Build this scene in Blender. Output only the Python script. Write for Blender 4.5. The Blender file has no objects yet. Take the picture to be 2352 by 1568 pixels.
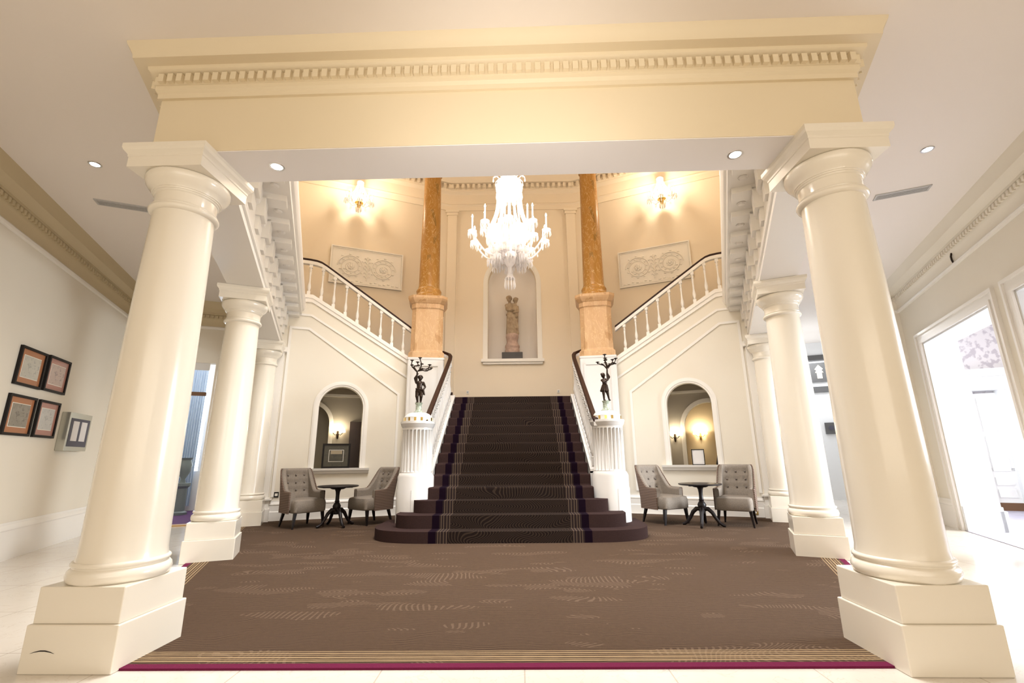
import bpy, bmesh, math, random
from mathutils import Vector, Matrix
from mathutils.geometry import tessellate_polygon
random.seed(7)
PI = math.pi
SC = bpy.context.scene
COL = SC.collection

# ------------------------------------------------------------------ camera
F_PX = 1061.5
PITCH, YAW, ROLL = 0.2457, 0.0136, -0.0093
cam_d = bpy.data.cameras.new('camera')
cam_d.sensor_width = 36.0
cam_d.lens = F_PX / 2352 * 36.0
cam_d.clip_start = 0.05
cam = bpy.data.objects.new('camera', cam_d)
COL.objects.link(cam)
_f = Vector((-math.sin(YAW) * math.cos(PITCH), math.cos(YAW) * math.cos(PITCH), math.sin(PITCH)))
_r0 = Vector((math.cos(YAW), math.sin(YAW), 0)); _u0 = _r0.cross(_f)
_r = math.cos(ROLL) * _r0 + math.sin(ROLL) * _u0
_u = -math.sin(ROLL) * _r0 + math.cos(ROLL) * _u0
cam.matrix_world = Matrix(((_r.x, _u.x, -_f.x, 0.100), (_r.y, _u.y, -_f.y, 0.0), (_r.z, _u.z, -_f.z, 1.15), (0, 0, 0, 1)))
SC.camera = cam

# ------------------------------------------------------------------ fan-shaped plan: local axes of the two side aisles
A = 0.407
SA, CA = math.sin(A), math.cos(A)
OX, OY = 2.418, 3.137
def FM(s, u, v, z=0.0):
    return Vector((s * (OX + u * CA + v * SA), OY - u * SA + v * CA, z))
def fmap(s):
    return lambda p: FM(s, p[0], p[1], p[2])

# ------------------------------------------------------------------ world and large lights
SC.view_settings.view_transform = 'Standard'
SC.view_settings.look = 'None'
SC.view_settings.gamma = 1.0
SC.view_settings.use_curve_mapping = False
SC.view_settings.exposure = 0.42
W = bpy.data.worlds.new('world'); SC.world = W; W.use_nodes = True
W.node_tree.nodes['Background'].inputs[0].default_value = (1.0, 0.88, 0.72, 1)
W.node_tree.nodes['Background'].inputs[1].default_value = 0.60

def area(name, loc, look, sx, sy, watts, col, spread=180):
    d = bpy.data.lights.new(name, 'AREA'); d.shape = 'RECTANGLE'; d.size = sx; d.size_y = sy
    d.energy = watts; d.color = col; d.spread = math.radians(spread)
    o = bpy.data.objects.new(name, d); COL.objects.link(o); o.location = loc
    o.rotation_euler = (Vector(look) - Vector(loc)).to_track_quat('-Z', 'Y').to_euler()
    return o
# daylight through the roof lantern of the stair hall and the windows of the right-hand room, then two added fills
area('lantern_daylight', (0, 5.4, 9.0), (0, 5.8, 0), 3.2, 2.6, 320, (0.97, 0.98, 1.0), 110)
area('right_room_daylight', (11.5, 4.5, 2.6), (5.0, 6.5, 1.6), 5.0, 2.6, 560, (0.88, 0.94, 1.0), 100)
area('entrance_fill', (1.0, -4.5, 2.4), (0.0, 6.0, 3.6), 8.0, 3.0, 125, (1.0, 0.88, 0.72))  # unseen warm fill added behind the camera to lift the front
area('corridor_fill', FM(1, 1.3, 10.6, 3.9), FM(1, 1.3, 9.6, 1.0), 1.2, 1.0, 45, (0.95, 0.97, 1.0))  # unseen fill added to brighten the right corridor

_w = bpy.data.lights.new('beam_glow_fill', 'SPOT'); _w.energy = 55; _w.color = (1.0, 0.93, 0.85); _w.spot_size = math.radians(105); _w.spot_blend = 1.0; _w.shadow_soft_size = 0.08  # unseen spot added to put a glow on the front beam
_wo = bpy.data.objects.new('beam_glow_fill', _w); COL.objects.link(_wo); _wo.location = (0.1, 1.55, 2.6)
_wo.rotation_euler = (Vector((0.1, 2.95, 3.30)) - Vector((0.1, 1.55, 2.6))).to_track_quat('-Z', 'Y').to_euler()
def point(name, loc, watts, col, rad, parent=None):
    d = bpy.data.lights.new(name, 'POINT'); d.energy = watts; d.color = col; d.shadow_soft_size = rad
    o = bpy.data.objects.new(name, d); COL.objects.link(o); o.location = loc
    if parent: o.parent = parent
    return o
def spot(name, loc, watts, col, ang, parent=None):
    d = bpy.data.lights.new(name, 'SPOT'); d.energy = watts; d.color = col; d.spot_size = ang; d.spot_blend = 0.8; d.shadow_soft_size = 0.05
    o = bpy.data.objects.new(name, d); COL.objects.link(o); o.location = loc
    if parent: o.parent = parent
    return o

# ------------------------------------------------------------------ materials
def mat(name, col, rough=0.5, metal=0.0, spec=0.5, coat=0.0, noise=None, bump=None, trans=0.0, emit=None, estr=0.0):
    m = bpy.data.materials.new(name); m.use_nodes = True
    nt = m.node_tree; b = nt.nodes['Principled BSDF']
    b.inputs['Base Color'].default_value = (*col, 1); b.inputs['Roughness'].default_value = rough
    b.inputs['Metallic'].default_value = metal; b.inputs['Specular IOR Level'].default_value = spec
    b.inputs['Coat Weight'].default_value = coat; b.inputs['Coat Roughness'].default_value = 0.08
    b.inputs['Transmission Weight'].default_value = trans
    if emit:
        b.inputs['Emission Color'].default_value = (*emit, 1); b.inputs['Emission Strength'].default_value = estr
    tc = nt.nodes.new('ShaderNodeTexCoord')
    if noise:
        sc, col2, lo, hi = noise
        n = nt.nodes.new('ShaderNodeTexNoise'); n.inputs['Scale'].default_value = sc; n.inputs['Detail'].default_value = 6
        nt.links.new(tc.outputs['Object'], n.inputs['Vector'])
        r = nt.nodes.new('ShaderNodeValToRGB'); r.color_ramp.elements[0].position = lo; r.color_ramp.elements[1].position = hi
        r.color_ramp.elements[0].color = (*col, 1); r.color_ramp.elements[1].color = (*col2, 1)
        nt.links.new(n.outputs['Fac'], r.inputs['Fac']); nt.links.new(r.outputs['Color'], b.inputs['Base Color'])
    if bump:
        sc, st = bump
        n = nt.nodes.new('ShaderNodeTexNoise'); n.inputs['Scale'].default_value = sc; n.inputs['Detail'].default_value = 4
        nt.links.new(tc.outputs['Object'], n.inputs['Vector'])
        bp = nt.nodes.new('ShaderNodeBump'); bp.inputs['Strength'].default_value = st; bp.inputs['Distance'].default_value = 0.01
        nt.links.new(n.outputs['Fac'], bp.inputs['Height']); nt.links.new(bp.outputs['Normal'], b.inputs['Normal'])
    return m
M = {}
M['gloss'] = mat('cream_gloss_paint', (0.85, 0.79, 0.68), 0.22, spec=0.5, coat=0.3, bump=(6, 0.08))
M['wall'] = mat('cream_wall_paint', (0.80, 0.74, 0.63), 0.6, noise=(1.2, (0.78, 0.715, 0.60), 0.3, 0.7))
M['beam'] = mat('buff_beam_paint', (0.80, 0.69, 0.50), 0.55, noise=(1.5, (0.785, 0.675, 0.485), 0.3, 0.7))
M['trim'] = mat('white_trim_paint', (0.86, 0.82, 0.76), 0.35, coat=0.1)
M['ceil'] = mat('ceiling_paint', (0.88, 0.82, 0.765), 0.7)
M['upper'] = mat('warm_stairwell_paint', (0.85, 0.735, 0.575), 0.6)
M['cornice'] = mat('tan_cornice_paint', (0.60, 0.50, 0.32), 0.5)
M['white'] = mat('white_gloss', (0.72, 0.70, 0.675), 0.25, coat=0.3)
M['bright'] = mat('bright_white_wall', (0.80, 0.81, 0.82), 0.6)
M['rail'] = mat('dark_mahogany', (0.028, 0.009, 0.005), 0.45, spec=0.25)
M['darkwood'] = mat('black_wood', (0.010, 0.006, 0.006), 0.42, spec=0.3)
M['bronze'] = mat('dark_bronze', (0.035, 0.022, 0.015), 0.35, metal=0.7)
M['brass'] = mat('brass', (0.75, 0.52, 0.16), 0.25, metal=1.0)
M['stone'] = mat('weathered_sandstone', (0.48, 0.38, 0.27), 0.9, noise=(9, (0.30, 0.22, 0.15), 0.35, 0.7), bump=(30, 0.5))
M['pinkstone'] = mat('pale_pink_stone', (0.55, 0.40, 0.34), 0.85, noise=(12, (0.40, 0.29, 0.24), 0.35, 0.7), bump=(30, 0.4))
M['blackstone'] = mat('dark_plinth_stone', (0.05, 0.045, 0.045), 0.5)
M['crystal'] = mat('cut_crystal', (0.97, 0.95, 0.95), 0.12, spec=0.9, trans=0.12)
_c = M['crystal']; _nt = _c.node_tree
_t = _nt.nodes.new('ShaderNodeBsdfTranslucent'); _t.inputs[0].default_value = (0.97, 0.95, 0.95, 1)
_m = _nt.nodes.new('ShaderNodeMixShader'); _m.inputs[0].default_value = 0.5
_o = [n for n in _nt.nodes if n.type == 'OUTPUT_MATERIAL'][0]
_nt.links.new(_nt.nodes['Principled BSDF'].outputs[0], _m.inputs[1]); _nt.links.new(_t.outputs[0], _m.inputs[2]); _nt.links.new(_m.outputs[0], _o.inputs[0])
M['candle'] = mat('white_candle_tube', (0.95, 0.92, 0.86), 0.4)
M['bulb'] = mat('lit_bulb', (1, 0.9, 0.75), 0.4, emit=(1.0, 0.86, 0.62), estr=30)
M['lamp'] = mat('lit_downlight', (1, 1, 1), 0.4, emit=(1.0, 0.96, 0.9), estr=22)
M['chrome'] = mat('chrome_ring', (0.7, 0.7, 0.7), 0.2, metal=1.0)
M['vent'] = mat('vent_grey', (0.52, 0.51, 0.50), 0.5)
M['slot'] = mat('vent_slot_dark', (0.16, 0.16, 0.16), 0.7)
M['fabric'] = mat('taupe_chair_fabric', (0.245, 0.205, 0.165), 0.8, bump=(180, 0.2), noise=(60, (0.21, 0.175, 0.14), 0.4, 0.6))
M['button'] = mat('chair_button', (0.17, 0.14, 0.12), 0.7)
M['frame'] = mat('black_picture_frame', (0.012, 0.009, 0.008), 0.5, spec=0.2)
M['mount'] = mat('orange_brown_mount', (0.42, 0.17, 0.07), 0.5, coat=0.2)
M['mountpink'] = mat('rose_brown_mount', (0.45, 0.22, 0.17), 0.5, coat=0.2)
M['slip'] = mat('cream_mount_slip', (0.85, 0.8, 0.7), 0.5)
M['silver'] = mat('silver_case', (0.55, 0.56, 0.52), 0.25, metal=0.8)
M['navy'] = mat('navy_backing', (0.07, 0.07, 0.10), 0.5)
M['paper'] = mat('menu_paper', (0.75, 0.72, 0.70), 0.6)
M['signblack'] = mat('sign_charcoal', (0.10, 0.10, 0.10), 0.4)
M['signbeige'] = mat('sign_beige', (0.75, 0.66, 0.52), 0.5)
M['purple'] = mat('purple_carpet', (0.10, 0.035, 0.13), 0.95)
M['greycarpet'] = mat('lilac_grey_carpet', (0.42, 0.40, 0.48), 0.95, noise=(5, (0.36, 0.34, 0.42), 0.4, 0.6))
M['oak'] = mat('oak_threshold', (0.45, 0.26, 0.08), 0.4)
M['brown'] = mat('brown_transom_wood', (0.16, 0.08, 0.04), 0.5)
M['curtain'] = mat('blue_grey_curtain', (0.48, 0.58, 0.72), 0.8)
M['greyobj'] = mat('grey_green_metal', (0.20, 0.24, 0.25), 0.4)
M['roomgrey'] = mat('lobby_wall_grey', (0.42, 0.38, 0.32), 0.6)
M['roomwarm'] = mat('lobby_wall_warm', (0.75, 0.60, 0.38), 0.6)
M['sky'] = mat('window_daylight', (1, 1, 1), 0.5, emit=(0.75, 0.88, 1.0), estr=2.2)
M['door'] = mat('dark_door_wood', (0.06, 0.035, 0.03), 0.4)
M['skin'] = mat('skin', (0.55, 0.35, 0.26), 0.6)
M['coatcloth'] = mat('dark_coat', (0.03, 0.03, 0.045), 0.8)
M['plaster'] = mat('plaster_relief', (0.88, 0.83, 0.75), 0.5)
M['shade'] = mat('lit_sconce_shade', (1, 0.9, 0.7), 0.5, emit=(1.0, 0.80, 0.5), estr=6)
M['green'] = mat('green_white_marble', (0.45, 0.50, 0.42), 0.25, noise=(40, (0.25, 0.30, 0.22), 0.45, 0.6))

def nodes(m):
    return m.node_tree, m.node_tree.nodes, m.node_tree.links
def mth(nt, op, a, b=None, c=None):
    n = nt.nodes.new('ShaderNodeMath'); n.operation = op
    for i, x in enumerate((a, b, c)):
        if x is None: continue
        if isinstance(x, (int, float)): n.inputs[i].default_value = x
        else: nt.links.new(x, n.inputs[i])
    return n.outputs[0]
def mixc(nt, fac, c1, c2):
    n = nt.nodes.new('ShaderNodeMix'); n.data_type = 'RGBA'
    for i, x in ((0, fac), (6, c1), (7, c2)):
        if isinstance(x, (int, float)): n.inputs[i].default_value = x
        elif isinstance(x, tuple): n.inputs[i].default_value = (*x, 1)
        else: nt.links.new(x, n.inputs[i])
    return n.outputs[2]
def xyz(nt):
    tc = nt.nodes.new('ShaderNodeTexCoord'); s = nt.nodes.new('ShaderNodeSeparateXYZ')
    nt.links.new(tc.outputs['Object'], s.inputs[0]); return tc.outputs['Object'], s.outputs
def noise(nt, vec, scale, detail=3, dist=0.0):
    n = nt.nodes.new('ShaderNodeTexNoise'); n.inputs['Scale'].default_value = scale; n.inputs['Detail'].default_value = detail
    n.inputs['Distortion'].default_value = dist
    nt.links.new(vec, n.inputs['Vector']); return n.outputs['Fac']
def band(nt, v, lo, hi):
    return mth(nt, 'MULTIPLY', mth(nt, 'GREATER_THAN', v, lo), mth(nt, 'LESS_THAN', v, hi))
def comb(nt, x, y, z):
    n = nt.nodes.new('ShaderNodeCombineXYZ')
    for i, a in enumerate((x, y, z)):
        if isinstance(a, (int, float)): n.inputs[i].default_value = a
        else: nt.links.new(a, n.inputs[i])
    return n.outputs[0]

def waves(nt, x, y, fx, k):
    """thin wavy lines gathered in patches"""
    vec = comb(nt, x, y, 0.0)
    w = noise(nt, vec, 1.3, 1)
    ph = mth(nt, 'ADD', mth(nt, 'MULTIPLY', y, fx), mth(nt, 'MULTIPLY', w, k))
    ph = mth(nt, 'ADD', ph, mth(nt, 'MULTIPLY', mth(nt, 'SINE', mth(nt, 'MULTIPLY', x, 9.0)), 2.0))
    s = mth(nt, 'SINE', ph)
    return mth(nt, 'GREATER_THAN', s, 0.55)

def arcs(nt, x, y, f, amp, per):
    """rows of short curved slashes"""
    w = noise(nt, comb(nt, x, mth(nt, 'MULTIPLY', y, 2.0), 1.0), 0.9, 1)
    cur = mth(nt, 'SINE', mth(nt, 'ADD', mth(nt, 'MULTIPLY', y, per), mth(nt, 'MULTIPLY', w, 14.0)))
    ph = mth(nt, 'MULTIPLY', mth(nt, 'ADD', x, mth(nt, 'MULTIPLY', cur, amp)), f)
    return mth(nt, 'GREATER_THAN', mth(nt, 'SINE', ph), 0.45)
# hall carpet
m = mat('brown_hall_carpet', (0.17, 0.10, 0.07), 0.95, spec=0.1); M['rug'] = m
nt = m.node_tree; vec, s = xyz(nt); b = nt.nodes['Principled BSDF']
ax = mth(nt, 'ABSOLUTE', s[0])
u_ = mth(nt, 'SUBTRACT', mth(nt, 'MULTIPLY', mth(nt, 'SUBTRACT', ax, OX), CA), mth(nt, 'MULTIPLY', mth(nt, 'SUBTRACT', s[1], OY), SA))
d_ = mth(nt, 'MINIMUM', mth(nt, 'SUBTRACT', s[1], 2.95), mth(nt, 'SUBTRACT', 0.2, u_))
base = mixc(nt, noise(nt, vec, 40, 4), (0.042, 0.024, 0.013), (0.090, 0.055, 0.034))
base = mixc(nt, noise(nt, vec, 1.1, 2), base, (0.072, 0.045, 0.031))
wv = arcs(nt, s[0], s[1], 145.0, 0.09, 13.0)
patch = mth(nt, 'GREATER_THAN', noise(nt, comb(nt, s[0], mth(nt, 'MULTIPLY', s[1], 2.8), 3.0), 1.5, 1), 0.59)
base = mixc(nt, mth(nt, 'MULTIPLY', mth(nt, 'MULTIPLY', wv, patch), 0.25), base, (0.30, 0.21, 0.15))
fine = mth(nt, 'GREATER_THAN', mth(nt, 'SINE', mth(nt, 'ADD', mth(nt, 'MULTIPLY', s[1], 260.0), mth(nt, 'MULTIPLY', noise(nt, vec, 3.0, 1), 30.0))), 0.3)
base = mixc(nt, mth(nt, 'MULTIPLY', fine, 0.30), base, (0.20, 0.135, 0.085))
lines = None
for lo, hi in ((0.085, 0.098), (0.112, 0.120), (0.135, 0.150), (0.168, 0.176), (0.192, 0.204), (0.222, 0.230)):
    q = band(nt, d_, lo, hi); lines = q if lines is None else mth(nt, 'MAXIMUM', lines, q)
base = mixc(nt, lines, base, (0.38, 0.27, 0.15))
base = mixc(nt, mth(nt, 'LESS_THAN', d_, 0.058), base, (0.15, 0.016, 0.055))
nt.links.new(base, b.inputs['Base Color'])
bp = nt.nodes.new('ShaderNodeBump'); bp.inputs['Strength'].default_value = 0.4; bp.inputs['Distance'].default_value = 0.01
nt.links.new(noise(nt, vec, 150, 2), bp.inputs['Height']); nt.links.new(bp.outputs['Normal'], b.inputs['Normal'])

# stair carpet (object space x measured from the stair centre)
m = mat('dark_stair_carpet', (0.03, 0.02, 0.02), 0.95, spec=0.1); M['stair'] = m
nt = m.node_tree; vec, s = xyz(nt); b = nt.nodes['Principled BSDF']
ax = mth(nt, 'ABSOLUTE', s[0])
side = mixc(nt, noise(nt, vec, 60, 3), (0.030, 0.016, 0.015), (0.052, 0.029, 0.026))
mid = mixc(nt, noise(nt, vec, 50, 3), (0.012, 0.007, 0.006), (0.021, 0.013, 0.0105))
vz = mth(nt, 'ADD', s[2], mth(nt, 'MULTIPLY', s[1], 0.4))
mid = mixc(nt, mth(nt, 'MULTIPLY', arcs(nt, s[0], vz, 150.0, 0.10, 22.0), 0.30), mid, (0.11, 0.075, 0.05))
base = mixc(nt, mth(nt, 'GREATER_THAN', ax, 0.86), mid, (0.028, 0.018, 0.017))
lines = None
for lo in (0.87, 0.91, 0.955, 0.99):
    q = band(nt, ax, lo, lo + 0.010); lines = q if lines is None else mth(nt, 'MAXIMUM', lines, q)
base = mixc(nt, mth(nt, 'MULTIPLY', lines, 0.6), base, (0.20, 0.14, 0.09))
base = mixc(nt, mth(nt, 'GREATER_THAN', ax, 1.025), base, (0.007, 0.0015, 0.007))
base = mixc(nt, mth(nt, 'GREATER_THAN', ax, 1.13), base, side)
geo = nt.nodes.new('ShaderNodeNewGeometry')
nt.links.new(base, b.inputs['Base Color'])

# tiles
m = mat('cream_marble_tiles', (0.80, 0.74, 0.66), 0.12, spec=0.5, coat=0.2); M['tile'] = m
nt = m.node_tree; vec, s = xyz(nt); b = nt.nodes['Principled BSDF']
base = mixc(nt, noise(nt, vec, 1.6, 6, 1.5), (0.82, 0.77, 0.70), (0.74, 0.68, 0.60))
vein = mth(nt, 'LESS_THAN', mth(nt, 'ABSOLUTE', mth(nt, 'SUBTRACT', noise(nt, vec, 3.0, 8, 2.0), 0.5)), 0.006)
base = mixc(nt, mth(nt, 'MULTIPLY', vein, 0.35), base, (0.60, 0.50, 0.40))
tx = mth(nt, 'FRACT', mth(nt, 'DIVIDE', mth(nt, 'ADD', s[0], 16.69), 0.8)); ty = mth(nt, 'FRACT', mth(nt, 'DIVIDE', mth(nt, 'ADD', s[1], 8.0), 0.8))
g = mth(nt, 'MAXIMUM', mth(nt, 'LESS_THAN', tx, 0.009), mth(nt, 'LESS_THAN', ty, 0.009))
base = mixc(nt, mth(nt, 'MULTIPLY', g, 0.7), base, (0.45, 0.38, 0.30))
nt.links.new(base, b.inputs['Base Color'])

# scagliola marble
def marble(name, c1, c2, c3, sc):
    m = mat(name, c1, 0.35, coat=0.05, spec=0.3); nt = m.node_tree; vec, s = xyz(nt); b = nt.nodes['Principled BSDF']
    v2 = comb(nt, s[0], s[1], mth(nt, 'MULTIPLY', s[2], 0.45))
    base = mixc(nt, noise(nt, v2, sc, 5, 1.2), c1, c2)
    r = mth(nt, 'GREATER_THAN', noise(nt, v2, sc * 0.8, 4, 0.6), 0.60)
    base = mixc(nt, mth(nt, 'MULTIPLY', r, 0.45), base, c3)
    v = mth(nt, 'LESS_THAN', mth(nt, 'ABSOLUTE', mth(nt, 'SUBTRACT', noise(nt, v2, sc * 1.1, 6, 2.0), 0.5)), 0.012)
    base = mixc(nt, mth(nt, 'MULTIPLY', v, 0.5), base, (0.75, 0.55, 0.30))
    nt.links.new(base, b.inputs['Base Color']); return m
M['marble'] = marble('golden_scagliola', (0.36, 0.165, 0.025), (0.50, 0.26, 0.07), (0.15, 0.10, 0.03), 5)
M['marble2'] = marble('peach_scagliola', (0.52, 0.29, 0.12), (0.68, 0.46, 0.28), (0.38, 0.19, 0.06), 4)

def stripes(name, c1, c2, freq):
    m = mat(name, c1, 0.8); nt = m.node_tree; vec, s = xyz(nt); b = nt.nodes['Principled BSDF']
    q = mth(nt, 'GREATER_THAN', mth(nt, 'SINE', mth(nt, 'MULTIPLY', s[2], freq)), 0.1)
    nt.links.new(mixc(nt, q, c1, c2), b.inputs['Base Color']); return m
M['stripe'] = stripes('brown_striped_fabric', (0.08, 0.045, 0.03), (0.22, 0.15, 0.11), 230)
M['wallpaper'] = mat('mottled_lilac_wallpaper', (0.70, 0.68, 0.72), 0.7, noise=(9, (0.50, 0.47, 0.53), 0.5, 0.58))
def picmat(name, a, b_, c):
    m = mat(name, a, 0.5, coat=0.15); nt = m.node_tree; vec, s = xyz(nt); b = nt.nodes['Principled BSDF']
    col = mixc(nt, noise(nt, vec, 9, 5, 0.5), a, b_)
    q = mth(nt, 'GREATER_THAN', noise(nt, vec, 22, 4, 1.0), 0.6)
    nt.links.new(mixc(nt, mth(nt, 'MULTIPLY', q, 0.6), col, c), b.inputs['Base Color']); return m
M['print0'] = picmat('pale_engraving', (0.46, 0.44, 0.38), (0.60, 0.56, 0.46), (0.30, 0.29, 0.26))
M['print1'] = picmat('rosy_engraving', (0.50, 0.38, 0.32), (0.56, 0.44, 0.38), (0.22, 0.17, 0.15))
M['print2'] = picmat('dark_engraving', (0.20, 0.18, 0.14), (0.34, 0.30, 0.24), (0.10, 0.08, 0.07))
M['print3'] = picmat('grey_engraving', (0.48, 0.47, 0.44), (0.62, 0.60, 0.56), (0.33, 0.32, 0.30))
M['landscape'] = picmat('dark_landscape_print', (0.02, 0.018, 0.008), (0.06, 0.048, 0.025), (0.01, 0.01, 0.006))
M['landsky'] = mat('landscape_sky', (0.32, 0.26, 0.17), 0.6)

# ------------------------------------------------------------------ mesh builder
class MB:
    def __init__(s): s.v = []; s.f = []
    def add(s, vs, fs):
        o = len(s.v); s.v += [tuple(p) for p in vs]; s.f += [[i + o for i in f] for f in fs]; return s
    def box(s, x0, x1, y0, y1, z0, z1):
        vs = [(x, y, z) for z in (z0, z1) for x, y in ((x0, y0), (x1, y0), (x1, y1), (x0, y1))]
        return s.add(vs, [[0, 3, 2, 1], [4, 5, 6, 7], [0, 1, 5, 4], [1, 2, 6, 5], [2, 3, 7, 6], [3, 0, 4, 7]])
    def loft(s, rings, closed=True, caps=True):
        n = len(rings[0]); vs = [p for r in rings for p in r]; fs = []
        for i in range(len(rings) - 1):
            for j in range(n if closed else n - 1):
                k = (j + 1) % n; fs.append([i * n + j, i * n + k, (i + 1) * n + k, (i + 1) * n + j])
        if caps and closed:
            fs.append(list(range(n))[::-1]); fs.append([(len(rings) - 1) * n + j for j in range(n)])
        return s.add(vs, fs)
    def lathe(s, prof, n=24, c=(0, 0, 0), flute=None, poly=False, rot=0.0):
        rings = []
        for r, z in prof:
            ring = []
            for j in range(n):
                a = 2 * PI * j / n + rot; rr = r
                if flute and flute[1] < z < flute[2]: rr = r * (1 - flute[3] * (j % flute[0] != 0))
                ring.append((c[0] + rr * math.cos(a), c[1] + rr * math.sin(a), c[2] + z))
            rings.append(ring)
        return s.loft(rings)
    def rod(s, a, b, ra, rb=None, n=8):
        return s.tube([a, b], [ra, ra if rb is None else rb], n)
    def tube(s, path, rad, n=8, caps=True):
        path = [Vector(p) for p in path]
        if not isinstance(rad, (list, tuple)): rad = [rad] * len(path)
        t0 = (path[1] - path[0]).normalized()
        up = Vector((0, 0, 1)) if abs(t0.z) < 0.9 else Vector((1, 0, 0))
        x = t0.cross(up).normalized(); rings = []
        for i, p in enumerate(path):
            t = (path[min(i + 1, len(path) - 1)] - path[max(i - 1, 0)])
            if t.length < 1e-9: t = t0
            t = t.normalized(); x = (x - t * x.dot(t)).normalized(); y = t.cross(x)
            rings.append([tuple(p + (x * math.cos(2 * PI * j / n) + y * math.sin(2 * PI * j / n)) * rad[i]) for j in range(n)])
        return s.loft(rings, caps=caps)
    def strip(s, path, w, h, up=(0, 0, 1), off=0.0):
        """rectangular section bar along a path (w across, h up)"""
        path = [Vector(p) for p in path]; up = Vector(up); rings = []
        for i, p in enumerate(path):
            t = (path[min(i + 1, len(path) - 1)] - path[max(i - 1, 0)]).normalized()
            side = t.cross(up).normalized(); q = p + up * off
            rings.append([q - side * w / 2, q + side * w / 2, q + side * w / 2 + up * h, q - side * w / 2 + up * h])
        return s.loft(rings)
    def prism(s, outer, t0, t1, holes=(), axis='y'):
        """polygon in (a,z) extruded from t0 to t1 along the third local axis, with holes"""
        loops = [list(outer)] + [list(h) for h in holes]
        tri = tessellate_polygon([[Vector((p[0], p[1], 0)) for p in l] for l in loops])
        flat = [p for l in loops for p in l]; n = len(flat)
        P = (lambda p, t: (p[0], t, p[1])) if axis == 'y' else ((lambda p, t: (t, p[0], p[1])) if axis == 'x' else (lambda p, t: (p[0], p[1], t)))
        vs = [P(p, t0) for p in flat] + [P(p, t1) for p in flat]
        fs = [list(t) for t in tri] + [[i + n for i in t][::-1] for t in tri]
        o = 0
        for l in loops:
            for i in range(len(l)):
                k = (i + 1) % len(l); fs.append([o + i, o + k, o + k + n, o + i + n])
            o += len(l)
        return s.add(vs, fs)
    def ball(s, c, r, n=12, m=8, sc=(1, 1, 1)):
        rings = []
        for i in range(m + 1):
            a = -PI / 2 + PI * i / m; rr = max(math.cos(a), 0.02)
            rings.append([(c[0] + r * sc[0] * rr * math.cos(2 * PI * j / n), c[1] + r * sc[1] * rr * math.sin(2 * PI * j / n), c[2] + r * sc[2] * math.sin(a)) for j in range(n)])
        return s.loft(rings)
    def capsule(s, p0, r0, p1, r1, n=12):
        p0, p1 = Vector(p0), Vector(p1); d = p1 - p0
        if d.length < 1e-6: return s.ball(p0, r0)
        t = d.normalized(); path = []; rad = []
        for k in (-0.97, -0.8, -0.45, 0): path.append(p0 + t * r0 * k); rad.append(r0 * math.sqrt(1 - k * k))
        for k in (0, 0.45, 0.8, 0.97): path.append(p1 + t * r1 * k); rad.append(r1 * math.sqrt(1 - k * k))
        return s.tube(path, rad, n)
    def map(s, f):
        s.v = [tuple(f(p)) for p in s.v]; return s
    def build(s, name, m, parent=None, smooth=35, kind=None, bevel=0, weld=True):
        me = bpy.data.meshes.new(name); me.from_pydata(s.v, [], s.f)
        bm = bmesh.new(); bm.from_mesh(me)
        if weld: bmesh.ops.remove_doubles(bm, verts=bm.verts, dist=1e-5)
        bmesh.ops.recalc_face_normals(bm, faces=bm.faces); bm.to_mesh(me); bm.free()
        me.materials.append(M[m] if isinstance(m, str) else m)
        if smooth:
            me.shade_smooth(); me.set_sharp_from_angle(angle=math.radians(smooth))
        o = bpy.data.objects.new(name, me); COL.objects.link(o)
        if parent: o.parent = parent
        if kind: o['kind'] = kind
        if bevel:
            md = o.modifiers.new('bevel', 'BEVEL'); md.width = bevel; md.segments = 2; md.limit_method = 'ANGLE'
        return o

def thing(name, label, cat, loc=(0, 0, 0), rz=0.0, group=None):
    o = bpy.data.objects.new(name, None); COL.objects.link(o); o.empty_display_size = 0.1
    o.location = loc; o.rotation_euler = (0, 0, rz); o['label'] = label; o['category'] = cat
    if group: o['group'] = group
    return o
def tag(o, label, cat, group=None):
    o['label'] = label; o['category'] = cat
    if group: o['group'] = group
    return o
def kids(o): return [c for c in bpy.data.objects if c.parent == o]
def copy_tree(o, parent=None):
    c = o.copy(); COL.objects.link(c)
    if parent: c.parent = parent
    for ch in kids(o): copy_tree(ch, c)
    return c
def dup(o, loc, rz, label, group=None, scale=None):
    c = copy_tree(o); c.location = loc; c.rotation_euler = (0, 0, rz); c['label'] = label
    if scale: c.scale = scale
    if group: c['group'] = group
    return c
def struct(mb, name, m, label=None, **k):
    o = mb.build(name, m, kind='structure', **k)
    if label: o['label'] = label; o['category'] = 'building part'
    return o

def offset_path(path, d, closed=False):
    """offset a 2D polyline to its left by d with mitred corners"""
    out = []; n = len(path)
    for i in range(n):
        p = Vector(path[i][:2])
        a = Vector(path[i - 1][:2]) if (i > 0 or closed) else None
        b = Vector(path[(i + 1) % n][:2]) if (i < n - 1 or closed) else None
        na = Vector((-(p - a).y, (p - a).x)).normalized() if a is not None else None
        nb = Vector((-(b - p).y, (b - p).x)).normalized() if b is not None else None
        if na is None: q = p + nb * d
        elif nb is None: q = p + na * d
        else:
            m = (na + nb).normalized(); q = p + m * (d / max(0.3, m.dot(na)))
        out.append(q)
    return out
def sweep(mb, path, prof, closed=False):
    """profile [(d, z)] swept along a polyline, d measured to the left of the path"""
    rings = [[(q.x, q.y, z) for q in offset_path(path, d, closed)] for d, z in prof]
    sect = [[rings[j][i] for j in range(len(prof))] for i in range(len(path))]
    if closed: sect.append(sect[0])
    return mb.loft(sect, closed=True, caps=not closed)
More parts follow.
